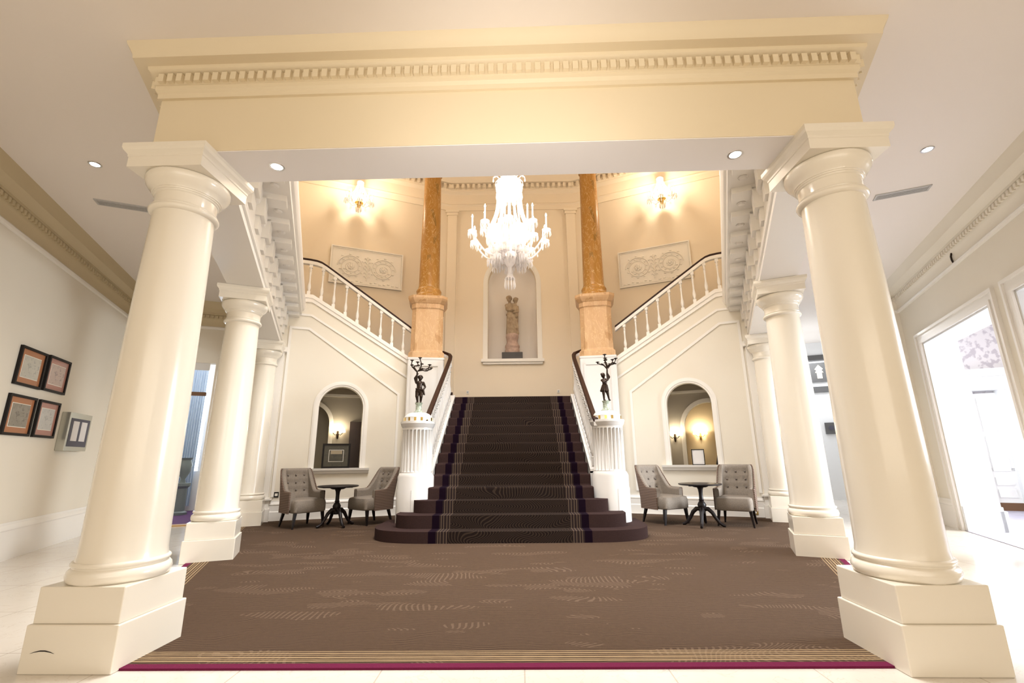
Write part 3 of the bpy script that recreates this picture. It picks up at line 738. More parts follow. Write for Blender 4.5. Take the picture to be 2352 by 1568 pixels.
# scuff on the left plinth
o = MB().tube([(-0.215 + 0.028 * k - 0.0, -0.2715, 0.105 + 0.014 * math.sin(PI * k / 5)) for k in range(6)], [0.0005, 0.002, 0.003, 0.003, 0.002, 0.0005], 6).build('scuff_mark', 'darkwood', c0)

# marble columns on tall pedestals
def csq(h, c, z): return [(-h + c, -h, z), (h - c, -h, z), (h, -h + c, z), (h, h - c, z), (h - c, h, z), (-h + c, h, z), (-h, h - c, z), (-h, -h + c, z)]
def marble_column(label, loc, rz):
    t = thing('marble_column', label, 'column', loc, rz, group='golden marble columns')
    mb = MB().loft([csq(0.40, 0.02, 0), csq(0.40, 0.02, 3.28), csq(0.41, 0.02, 3.30), csq(0.41, 0.02, 3.34)])
    for x0, x1, z0, z1 in ((-0.31, -0.27, 2.0, 3.18), (0.27, 0.31, 2.0, 3.18), (-0.31, 0.31, 3.14, 3.18), (-0.31, 0.31, 2.0, 2.04)):
        mb.box(x0, x1, -0.42, -0.39, z0, z1)
    mb.build('pedestal', 'white', t, smooth=0)
    mb = MB().loft([csq(0.40, 0.10, 3.34), csq(0.40, 0.10, 3.46), csq(0.365, 0.10, 3.50), csq(0.360, 0.10, 3.53), csq(0.355, 0.10, 4.50)])
    mb.build('marble_die', 'marble2', t, smooth=0)
    mb = MB().loft([csq(0.36, 0.10, 4.50), csq(0.37, 0.10, 4.52), csq(0.37, 0.10, 4.62), csq(0.39, 0.10, 4.64), csq(0.43, 0.11, 4.70), csq(0.45, 0.12, 4.74), csq(0.45, 0.12, 4.80), csq(0.3, 0.10, 4.80)])
    for k in range(9): mb.box(-0.18 + 0.045 * k - 0.012, -0.18 + 0.045 * k + 0.012, -0.385, -0.37, 4.52, 4.62)
    mb.build('pedestal_cap', 'marble2', t, smooth=0)
    MB().lathe([(0.02, 4.80), (0.33, 4.80), (0.345, 4.84), (0.335, 4.90), (0.30, 4.93), (0.29, 4.97), (0.295, 5.0), (0.30, 5.03), (0.285, 5.06), (0.265, 5.09), (0.02, 5.09)], 40).build('column_base', 'marble', t, smooth=50)
    MB().lathe([(0.02, 5.09), (0.262, 5.09), (0.248, 5.16), (0.242, 5.6), (0.230, 6.6), (0.215, 7.6), (0.207, 8.2), (0.02, 8.2)], 40).build('shaft', 'marble', t, smooth=50)
    MB().lathe([(0.02, 8.2), (0.23, 8.2), (0.22, 8.25), (0.22, 8.35), (0.26, 8.42), (0.33, 8.60), (0.36, 8.7), (0.02, 8.7)], 40).loft([csq(0.36, 0.02, 8.7), csq(0.38, 0.02, 8.78)]).build('capital', 'marble', t, smooth=40)
    mb = MB().box(-0.35, 0.35, -0.35, 0.35, 8.78, UP); mb.build('entablature_block', 'upper', t, smooth=0)
    return t
PX, PY = 1.985, 10.5
m0 = marble_column('golden marble column on white pedestal left of the central stairs', (XB - PX, PY, 0), 0.16)
dup(m0, (XB + PX, PY, 0), -0.16, 'golden marble column on white pedestal right of the central stairs', 'golden marble columns')

# newel drums
def newel(label, loc, rz):
    t = thing('newel_pedestal', label, 'pedestal', loc, rz, group='fluted newel pedestals')
    MB().lathe([(0.02, 0), (0.30, 0), (0.30, 0.50), (0.292, 0.515), (0.292, 0.70), (0.27, 0.74), (0.258, 0.755), (0.02, 0.755)], 48).box(-0.006, 0.006, -0.303, -0.29, 0.0, 0.5).build('drum_base', 'white', t, smooth=40)
    n = 120; rings = []
    for z, k in ((0.755, 0), (0.775, 0), (0.79, 1), (1.42, 1), (1.44, 0), (1.47, 0)):
        ring = []
        for j in range(n):
            a = 2 * PI * j / n; q = abs(math.sin(a * 12)); ring.append(((0.250 - 0.040 * k * (1 - q ** 4 if q < 0.95 else 0)) * math.cos(a), (0.250 - 0.040 * k * (1 - q ** 4 if q < 0.95 else 0)) * math.sin(a), z))
        rings.append(ring)
    MB().loft(rings).build('fluted_shaft', 'white', t, smooth=50)
    MB().lathe([(0.02, 1.47), (0.25, 1.47), (0.262, 1.49), (0.27, 1.50), (0.28, 1.535), (0.285, 1.54), (0.285, 1.575), (0.02, 1.575)], 48).build('drum_cap', 'white', t, smooth=40)
    MB().lathe([(0.02, 1.575), (0.235, 1.575), (0.235, 1.65), (0.225, 1.66), (0.19, 1.70), (0.14, 1.725), (0.02, 1.73)], 48).build('inlaid_drum', 'white', t, smooth=40)
    for k in range(14):
        a = 2 * PI * k / 14
        o = MB().box(-0.018, 0.018, 0.228, 0.238, 1.585, 1.64).build('brass_inlay', 'brass', t, smooth=0); o.rotation_euler = (0, 0, a)
    return t
NX, NY = 1.58, 7.83
n0 = newel('fluted white newel drum with brass inlays at the left foot of the stairs', (XS - NX + 0.03, NY, 0.165), 0)
dup(n0, (XS + NX + 0.03, NY, 0.165), 0.2, 'fluted white newel drum with brass inlays at the right foot of the stairs', 'fluted newel pedestals')

# ------------------------------------------------------------------ sculpted figures: overlapping limbs fused into one surface
def sculpt(name, caps, m, parent, voxel, sm=4):
    mb = MB()
    for p0, r0, p1, r1 in caps: mb.capsule(p0, r0, p1, r1, 12)
    o = mb.build(name, m, parent, smooth=80, weld=False)
    rm = o.modifiers.new('fuse', 'REMESH'); rm.mode = 'VOXEL'; rm.voxel_size = voxel; rm.use_smooth_shade = True
    s_ = o.modifiers.new('soften', 'SMOOTH'); s_.factor = 0.5; s_.iterations = sm
    return o
def hand(p, d, k, curl=0.4):
    """palm and five curled fingers; k is the palm length"""
    p = Vector(p); d = Vector(d).normalized(); side = d.cross(Vector((0, 1, 0))).normalized(); dn = side.cross(d)
    L = [(p, k * .35, p + d * k * .6, k * .4)]
    for j, ln in enumerate((0.75, 0.9, 0.85, 0.65)):
        a = p + d * k * .7 + side * k * (-.42 + .28 * j); b = a + d * k * ln * .5 + dn * k * curl * .2; c = b + d * k * ln * .3 + dn * k * curl * .5
        L += [(a, k * .13, b, k * .12), (b, k * .12, c, k * .1)]
    a = p + side * k * -.4 + d * k * .1; b = a + d * k * .4 - side * k * .35; L.append((a, k * .15, b, k * .12))
    return L
def head(c, r, look):
    """head with nose, brow, ears and hair; look = facing direction in plan"""
    c = Vector(c); f = Vector((look[0], look[1], 0)).normalized(); sd = Vector((-f.y, f.x, 0)); up = Vector((0, 0, 1))
    L = [(c + up * r * .25, r * .92, c - up * r * .2, r * .8), (c - up * r * .55 + f * r * .25, r * .5, c - up * r * .75 + f * r * .35, r * .35),
         (c + f * r * .85 + up * r * .1, r * .12, c + f * r * 1.08 - up * r * .2, r * .16), (c + f * r * .8 - up * r * .5 - sd * r * .2, r * .1, c + f * r * .8 - up * r * .5 + sd * r * .2, r * .1)]
    for q in (-1, 1):
        L.append((c + sd * r * .92 * q - up * r * .05, r * .14, c + sd * r * .95 * q + up * r * .15, r * .16))
        L.append((c + f * r * .74 + sd * r * .32 * q + up * r * .22, r * .14, c + f * r * .72 + sd * r * .42 * q + up * r * .22, r * .12))
    for k in range(12):
        a = 2 * PI * k / 12; v = (f * math.cos(a) * .55 + sd * math.sin(a) * .85)
        L.append((c + v * r * .85 - f * r * .25 + up * r * .55, r * .3, c + v * r * .6 - f * r * .3 + up * r * .75, r * .32))
    return L
def V(*a): return Vector(a)

def putto_left():
    k = 0.47; P = lambda x, y, z: Vector((x, y, z)) * k
    L = []
    for q in (-1, 1):
        L += [(P(.065 * q, 0, .43), .085 * k, P(.075 * q, -.03, .24), .066 * k), (P(.075 * q, -.03, .24), .06 * k, P(.055 * q, .02, .05), .038 * k), (P(.055 * q, .02, .03), .036 * k, P(.07 * q, -.09, .02), .026 * k)]
    L += [(P(0, 0, .44), .115 * k, P(0, -.01, .56), .10 * k), (P(0, -.01, .56), .10 * k, P(0, 0, .70), .115 * k), (P(-.09, 0, .73), .055 * k, P(.09, 0, .73), .055 * k), (P(0, 0, .74), .05 * k, P(.01, 0, .82), .045 * k)]
    L += head(P(.02, -.01, .91), .095 * k, (.3, -1))
    L += [(P(-.12, 0, .74), .05 * k, P(-.18, -.02, .90), .04 * k), (P(-.18, -.02, .90), .038 * k, P(-.09, -.04, 1.03), .03 * k)] + hand(P(-.09, -.04, 1.03), (.5, -.1, .8), .05 * k)
    L += [(P(.13, 0, .73), .05 * k, P(.20, .01, .58), .04 * k), (P(.20, .01, .58), .038 * k, P(.16, -.09, .46), .03 * k)] + hand(P(.16, -.09, .46), (0, -.3, -1), .05 * k)
    L += [(P(-.10, -.07, .50), .035 * k, P(.14, -.09, .46), .04 * k), (P(.14, -.05, .46), .045 * k, P(.19, -.02, .30), .03 * k), (P(-.08, .06, .5), .05 * k, P(.12, .07, .42), .05 * k)]
    return L
def putto_right():
    k = 0.47; P = lambda x, y, z: Vector((x, y, z)) * k
    L = []
    for q, fx in ((-1, -.05), (1, .13)):
        L += [(P(.055 * q, 0, .42), .075 * k, P(.06 * q + (.03 if q > 0 else 0), -.02, .24), .052 * k), (P(.06 * q + (.03 if q > 0 else 0), -.02, .24), .048 * k, P(fx, .01, .05), .032 * k), (P(fx, .02, .03), .03 * k, P(fx + .02, -.08, .02), .024 * k)]
    for a in range(10):
        th = 2 * PI * a / 10; L.append((P(.06 * math.cos(th), .06 * math.sin(th), .56), .05 * k, P(.13 * math.cos(th) - .02, .12 * math.sin(th), .36), .035 * k))
    L += [(P(0, 0, .50), .09 * k, P(0, 0, .60), .08 * k), (P(0, 0, .60), .08 * k, P(0, 0, .73), .098 * k), (P(-.08, 0, .75), .048 * k, P(.09, 0, .76), .048 * k), (P(0, 0, .76), .045 * k, P(-.03, -.02, .84), .04 * k)]
    L += head(P(-.05, -.02, .92), .088 * k, (.7, -.7))
    L += [(P(.10, 0, .76), .045 * k, P(.17, -.05, .86), .038 * k), (P(.17, -.05, .86), .035 * k, P(.10, -.07, 1.0), .028 * k)] + hand(P(.10, -.07, 1.0), (0, 0, 1), .045 * k)
    L += [(P(-.10, 0, .75), .045 * k, P(-.05, -.12, .66), .038 * k), (P(-.05, -.12, .66), .035 * k, P(.10, -.12, .76), .028 * k)] + hand(P(.10, -.12, .76), (.6, 0, .6), .045 * k)
    return L
def flower(mb, c, r):
    for k in range(6):
        a = 2 * PI * k / 6; mb.ball((c[0] + r * .7 * math.cos(a), c[1] + r * .7 * math.sin(a), c[2]), r * .45, 6, 4, (1, 1, .8))
    mb.ball((c[0], c[1], c[2] + r * .3), r * .4, 6, 4)
def candelabrum(label, loc, left):
    t = thing('candelabrum', label, 'candelabrum', loc, 0, group='bronze figure candelabra')
    MB().lathe([(0.01, 0), (0.085, 0), (0.085, 0.012), (0.07, 0.02), (0.055, 0.035), (0.05, 0.05), (0.05, 0.135), (0.06, 0.15), (0.065, 0.165), (0.01, 0.165)], 20, flute=(2, 0.05, 0.14, 0.08)).build('marble_socle', 'green', t, smooth=40)
    o = sculpt('figure', putto_left() if left else putto_right(), 'bronze', t, 0.005, 2); o.location = (0, 0, 0.165)
    z = 0.165 + 0.47
    h0 = V(-.045, -.02, z - .04) if left else V(.05, -.03, z - .03)
    if left:
        br = [[(.0, 0, .10), (-.07, 0, .17), (-.105, 0, .22), (-.10, .01, .285)], [(0.0, 0, .10), (-.055, -.03, .19), (.01, -.02, .21), (.0, 0, .25)], [(.01, 0, .11), (.05, 0, .16), (.06, .02, .24), (.035, .02, .33)],
              [(.03, 0, .13), (.10, -.02, .15), (.17, 0, .15), (.21, 0, .20)], [(.02, .0, .12), (.08, .06, .14), (.13, .07, .13), (.23, .03, .15)]]
    else:
        br = [[(.0, 0, .12), (-.02, 0, .20), (-.03, 0, .26), (-.03, 0, .33)], [(0, 0, .10), (-.05, 0, .16), (-.10, 0, .18), (-.155, .01, .20)], [(.01, 0, .11), (.06, 0, .17), (.12, 0, .19), (.155, 0, .26)],
              [(.0, 0, .14), (.05, -.03, .18), (.09, -.02, .2), (.10, 0, .24)], [(.0, 0, .16), (-.0, .05, .22), (-.03, .04, .26), (-.02, .02, .27)]]
    b = MB(); b.tube([h0 - V(0, 0, .09), h0 + V(-.004, 0, .0), h0 + V(.0, 0, .10)], [.016, .016, .013], 8)
    for path in br:
        pts = [h0 + V(*p) for p in path]; fine = []
        for i in range(len(pts) - 1):
            for q in range(4):
                tt = q / 4; a = pts[max(i - 1, 0)]; bb = pts[i]; c = pts[i + 1]; dd = pts[min(i + 2, len(pts) - 1)]
                fine.append(0.5 * ((2 * bb) + (c - a) * tt + (2 * a - 5 * bb + 4 * c - dd) * tt ** 2 + (3 * bb - a - 3 * c + dd) * tt ** 3))
        fine.append(pts[-1]); b.tube(fine, [.013 - .005 * i / len(fine) for i in range(len(fine))], 7)
        mid = pts[2]; flower(b, mid + V(.012, -.01, 0), .028)
        if path is not br[1]: flower(b, pts[1] + V(-.015, .01, .01), .015)
    b.build('branches', 'bronze', t, smooth=50)
    for path in br:
        p = h0 + V(*path[-1])
        MB().lathe([(.004, -.01), (.010, 0), (.014, .012), (.036, .022), (.034, .027), (.012, .024), (.012, .034), (.004, .034)], 14, c=p).build('candle_cup', 'bronze', t, smooth=40)
    return t
candelabrum('bronze child holding up a branching candelabrum on the left newel drum', (XS - NX + 0.03, NY, 0.165 + 1.73), True)
candelabrum('bronze skirted child holding up a branching candelabrum on the right newel drum', (XS + NX + 0.03, NY, 0.165 + 1.73), False)

# statue in the niche
t = thing('statue', 'weathered stone statue of two embracing draped figures in the arched niche', 'statue', (XB - 0.01, YB + 0.22, 3.70))
MB().box(-0.28, 0.28, -0.22, 0.22, 0, 0.20).build('dark_base', 'blackstone', t, smooth=0, bevel=0.01)
mb = MB()
mb.lathe([(0.02, 0.20), (0.20, 0.20), (0.20, 0.30), (0.185, 0.33), (0.20, 0.37), (0.20, 0.42), (0.17, 0.46), (0.15, 0.52), (0.16, 0.60), (0.175, 0.66), (0.17, 0.74), (0.13, 0.76), (0.02, 0.76)], 20)
mb.build('carved_stand', 'pinkstone', t, smooth=60)
L = []
z = 0.74
for k in range(16):     # folds of the robe
    a = 2 * PI * k / 16; cx, cy = -.02, 0
    L.append((V(cx + .09 * math.cos(a), cy + .08 * math.sin(a), z + .55), .045, V(.01 + .135 * math.cos(a + .3), .11 * math.sin(a + .3), z + .03), .036 + .012 * (k % 2)))
L += [(V(-.02, 0, z + .50), .12, V(.0, 0, z + .10), .12), (V(-.10, -.08, z + .50), .04, V(.10, -.12, z + .16), .035), (V(-.12, -.04, z + .56), .05, V(.12, -.07, z + .50), .045)]
L += [(V(-.03, 0, z + .56), .105, V(-.05, 0, z + .70), .09), (V(-.05, 0, z + .70), .09, V(-.06, 0, z + .82), .10), (V(-.15, 0, z + .85), .05, V(.04, 0, z + .86), .05), (V(-.06, 0, z + .88), .045, V(-.07, -.01, z + .95), .04)]
L += head(V(-.075, -.02, z + 1.035), .088, (.35, -1))
L += [(V(-.15, 0, z + .85), .045, V(-.14, -.09, z + .70), .038), (V(-.14, -.09, z + .70), .036, V(.03, -.14, z + .66), .03)] + hand(V(.03, -.14, z + .66), (1, 0, .2), .035)
# smaller figure held at her side
L += [(V(.11, .02, z + .30), .06, V(.11, 0, z + .52), .07), (V(.11, 0, z + .52), .07, V(.10, 0, z + .74), .075), (V(.05, 0, z + .80), .04, V(.15, 0, z + .80), .04), (V(.10, 0, z + .82), .035, V(.09, 0, z + .90), .035)]
L += head(V(.10, -.01, z + .99), .080, (-.4, -1))
L += [(V(.15, 0, z + .79), .036, V(.165, -.05, z + .64), .032), (V(.165, -.05, z + .64), .03, V(.06, -.12, z + .60), .026)] + hand(V(.06, -.12, z + .6), (-1, 0, 0), .03)
L += [(V(.12, 0, z + .32), .05, V(.14, -.05, z + .16), .04), (V(.14, -.05, z + .16), .036, V(.12, -.02, z + .02), .03), (V(.12, -.02, z + .02), .028, V(.13, -.10, z + .01), .022)]
sculpt('figure_group', L, 'stone', t, 0.011, 3)

# ================================================================== CHANDELIER
CHX, CHY = -0.02, 7.0
def prism_drop(mb, x, y, z, h, r):
    mb.lathe([(r * .2, 0), (r * .55, -h * .12), (r * .2, -h * .22), (r * .5, -h * .30), (r, -h * .72), (r * .1, -h)], 5, c=(x, y, z))
t = thing('chandelier', 'large lit crystal chandelier hanging over the stair hall centre', 'chandelier', (CHX, CHY, 3.76))
Z = lambda z: z - 3.76
MB().tube([(0, 0, Z(5.8)), (0, 0, Z(UP))], 0.012, 8).build('hanging_rod', 'brass', t)
MB().lathe([(.01, Z(4.0)), (.03, Z(4.02)), (.035, Z(4.15)), (.09, Z(4.22)), (.11, Z(4.30)), (.05, Z(4.38)), (.03, Z(4.45)), (.06, Z(4.55)), (.07, Z(4.7)), (.03, Z(4.8)), (.025, Z(5.5)), (.03, Z(5.9)), (.01, Z(5.9))], 16).build('central_stem', 'crystal', t)
mb = MB().lathe([(.05, Z(5.42)), (.16, Z(5.42)), (.215, Z(5.50)), (.23, Z(5.60)), (.20, Z(5.70)), (.14, Z(5.78)), (.02, Z(5.80))], 24)
for k in range(24):
    a = 2 * PI * k / 24; prism_drop(mb, .215 * math.cos(a), .215 * math.sin(a), Z(5.5), .12, .018)
for k in range(12):
    a = 2 * PI * k / 12; mb.tube([(.14 * math.cos(a), .14 * math.sin(a), Z(5.76)), (.22 * math.cos(a), .22 * math.sin(a), Z(5.84)), (.27 * math.cos(a), .27 * math.sin(a), Z(5.80))], .009, 5); prism_drop(mb, .27 * math.cos(a), .27 * math.sin(a), Z(5.80), .09, .015)
mb.build('crown', 'crystal', t)
for k in range(16):
    a = 2 * PI * k / 16; mb = MB(); n = 26
    for i in range(n):
        q = i / (n - 1); r = .20 + .18 * q ** 2.2; z = 5.45 - .70 * q
        mb.ball((r * math.cos(a), r * math.sin(a), Z(z)), .0165, 6, 4)
    mb.build('bead_strand', 'crystal', t)
mb = MB().lathe([(.33, Z(4.72)), (.39, Z(4.73)), (.40, Z(4.76)), (.34, Z(4.77))], 30)
for k in range(30):
    a = 2 * PI * k / 30; prism_drop(mb, .38 * math.cos(a), .38 * math.sin(a), Z(4.73), .16, .017)
mb.build('crystal_ring', 'crystal', t)
mb = MB()
for r, z, n, h in ((.30, 4.46, 26, .15), (.24, 4.36, 22, .14), (.17, 4.27, 16, .13), (.08, 3.95, 10, .17)):
    mb = MB()
    mb.lathe([(r - .02, Z(z)), (r, Z(z)), (r, Z(z + .015)), (r - .02, Z(z + .015))], 24)
    for k in range(n):
        a = 2 * PI * k / n; prism_drop(mb, r * math.cos(a), r * math.sin(a), Z(z), h, .018)
    mb.build('drop_ring', 'crystal', t)
mb = MB()
mb.lathe([(.01, Z(3.93)), (.05, Z(3.95)), (.06, Z(4.0)), (.03, Z(4.05)), (.01, Z(4.06))], 12)
mb.build('bottom_finial', 'crystal', t)
def arm_part(a, R, zc, zt, dip):
    pts = []
    for i in range(13):
        q = i / 12; r = .06 + (R - .06) * q; z = 4.45 + (zc - 4.45) * q - dip * math.sin(PI * q) ; pts.append((r * math.cos(a), r * math.sin(a), Z(z)))
    mb = MB().tube(pts, [.018 - .006 * i / 12 for i in range(13)], 7)
    for i in (3, 5, 7, 9, 11):
        prism_drop(mb, pts[i][0], pts[i][1], pts[i][2], .085, .015)
    arm = mb.build('arm', 'crystal', t)
    x, y = R * math.cos(a), R * math.sin(a)
    mb = MB().lathe([(.01, Z(zc - .03)), (.03, Z(zc)), (.055, Z(zc + .012)), (.072, Z(zc + .03)), (.066, Z(zc + .032)), (.02, Z(zc + .01)), (.01, Z(zc + .01))], 14, c=(x, y, 0))
    for k in range(9):
        b = 2 * PI * k / 9; prism_drop(mb, x + .066 * math.cos(b), y + .066 * math.sin(b), Z(zc + .028), .12, .014)
    mb.build('drip_pan', 'crystal', arm)
    MB().tube([(x, y, Z(zc + .02)), (x, y, Z(zt - .055))], .013, 8).build('candle_tube', 'candle', arm)
    MB().lathe([(.003, 0), (.011, .008), (.014, .022), (.009, .042), (.002, .060)], 8, c=(x, y, Z(zt - .055))).build('candle_bulb', 'bulb', arm)
for k in range(10): arm_part(2 * PI * (k + .5) / 10, .63, 4.68, 5.00, .22)
for k in range(6): arm_part(2 * PI * (k + .25) / 6, .42, 4.76, 5.12, .12)
for k in range(8): arm_part(2 * PI * (k + .1) / 8, .30, 4.24, 4.52, .05)
for zz, w in ((5.62, 9), (4.95, 30), (4.40, 24)): point('chandelier_light', (0, 0, Z(zz)), w, (1.0, 0.88, 0.70), 0.12, t)
for k in range(5): point('candle_ring_light', (.52 * math.cos(2 * PI * k / 5), .52 * math.sin(2 * PI * k / 5), Z(4.86)), 7, (1.0, 0.88, 0.70), 0.06, t)

# wall chandeliers
def wall_sconce(label, loc, rz):
    t = thing('crystal_wall_light', label, 'wall light', loc, rz, group='crystal wall lights')
    MB().lathe([(.01, -.20), (.02, -.19), (.045, -.12), (.085, -.085), (.08, -.07), (.02, -.06), (.01, -.06)], 14, c=(0, -.14, 0)).build('brass_bowl', 'brass', t)
    MB().tube([(0, .12, 0), (0, -.02, -.02), (0, -.14, -.08)], .015, 7).build('wall_bracket', 'brass', t)
    mb = MB()
    for k in range(12):
        a = 2 * PI * k / 12
        for i in range(12):
            q = i / 11; r = .05 + .12 * q ** 1.5; mb.ball((r * math.cos(a), -.14 + r * math.sin(a), .36 - .30 * q), .012, 6, 4)
    mb.lathe([(.01, .34), (.07, .34), (.075, .38), (.03, .42), (.01, .44)], 12, c=(0, -.14, 0))
    mb.build('crystal_strands', 'crystal', t)
    mb = MB()
    for k in range(14):
        a = 2 * PI * k / 14; prism_drop(mb, .17 * math.cos(a), -.14 + .17 * math.sin(a), .06, .10, .014)
    mb.build('crystal_skirt', 'crystal', t)
    mb = MB()
    for k in range(8):
        a = 2 * PI * k / 8; prism_drop(mb, .05 * math.cos(a), -.14 + .05 * math.sin(a), -.16, .12, .014)
    mb.build('crystal_drops', 'crystal', t)
    for k in range(5):
        a = PI + PI * k / 4; x, y = .24 * math.cos(a), -.14 + .16 * math.sin(a)
        mb = MB().tube([(0, -.14, -.10), (x * .5, -.14 + (y + .14) * .5, -.16), (x, y, -.04)], .010, 6)
        for j in range(7):
            b = 2 * PI * j / 7; prism_drop(mb, x + .045 * math.cos(b), y + .045 * math.sin(b), -.03, .09, .012)
        mb.lathe([(.01, -.05), (.045, -.03), (.045, -.025), (.01, -.03)], 10, c=(x, y, 0))
        arm = mb.build('arm', 'crystal', t)
        MB().tube([(x, y, -.03), (x, y, .07)], .011, 7).build('candle_tube', 'candle', arm)
        MB().lathe([(.003, 0), (.012, .008), (.015, .025), (.009, .048), (.002, .066)], 8, c=(x, y, .07)).build('candle_bulb', 'bulb', arm)
    point('wall_light_glow', (0, -.36, .16), 48, (1.0, 0.86, 0.66), 0.10, t)
    return t
w0 = wall_sconce('lit crystal wall light above the left plaster relief', FM(-1, -1.56, 7.83, 7.74), A); w0.scale = (1.3, 1.3, 1.3)
dup(w0, FM(1, -1.70, 7.83, 7.74), -A, 'lit crystal wall light above the right plaster relief', 'crystal wall lights')

# plaster reliefs
def relief(label, s):
    base = FM(s, -1.90 if s < 0 else -2.07, 7.98, 5.47)
    t = thing('plaster_relief', label, 'relief', base, -s * A, group='plaster reliefs above the side flights')
    w, h = 0.91, 1.02
    MB().box(-w, w, -.03, 0, 0, h).build('panel', 'plaster', t, smooth=0)
    mb = MB()
    for a, b, d in ((0, .03, .06), (.05, .065, .045)):
        mb.prism([(-w + a, a), (w - a, a), (w - a, h - a), (-w + a, h - a)], -d, -.02, holes=[[(-w + b, b), (w - b, b), (w - b, h - b), (-w + b, h - b)]])
    mb.build('moulded_frame', 'plaster', t, smooth=0)
    for q in (-1, 1):
        mb = MB(); cx = q * .40; pts = []
        for i in range(60):
            a = i / 59 * 2.6 * 2 * PI; r = .33 * (1 - i / 75); pts.append((cx + q * r * math.cos(a), -.035, .50 + r * .95 * math.sin(a)))
        mb.tube(pts, [.020 - .010 * i / 59 for i in range(60)], 6)
        for i in range(3, 44, 2):
            p = pts[i]; a = i / 59 * 2.6 * 2 * PI; mb.ball((p[0] + q * .045 * math.cos(a + .6), -.04, p[2] + .045 * math.sin(a + .6)), .026, 7, 5, (1.3, .7, .7))
        for k in range(8):
            a = 2 * PI * k / 8; mb.ball((cx + .06 * math.cos(a), -.04, .50 + .06 * math.sin(a)), .032, 7, 5, (1, .8, 1))
        mb.ball((cx, -.05, .50), .035, 8, 6)
        mb.build('scroll', 'plaster', t, smooth=60)
    mb = MB().tube([(0, -.035, .15), (.01, -.035, .5), (0, -.035, .80)], .02, 6)
    for k in range(6):
        for q in (-1, 1): mb.tube([(0, -.035, .22 + .1 * k), (q * .05, -.045, .27 + .1 * k), (q * .09, -.035, .25 + .1 * k)], [.018, .018, .006], 6)
    for k in range(7):
        for q in (-1, 1): mb.ball((q * (.12 + .11 * k), -.035, .10 + .02 * math.sin(k * 2)), .028, 7, 5, (1.4, .7, .7))
    mb.build('central_stalk', 'plaster', t, smooth=60)
relief('cream plaster relief of twin scrolls on the wall above the left upper flight', -1)
relief('cream plaster relief of twin scrolls on the wall above the right upper flight', 1)

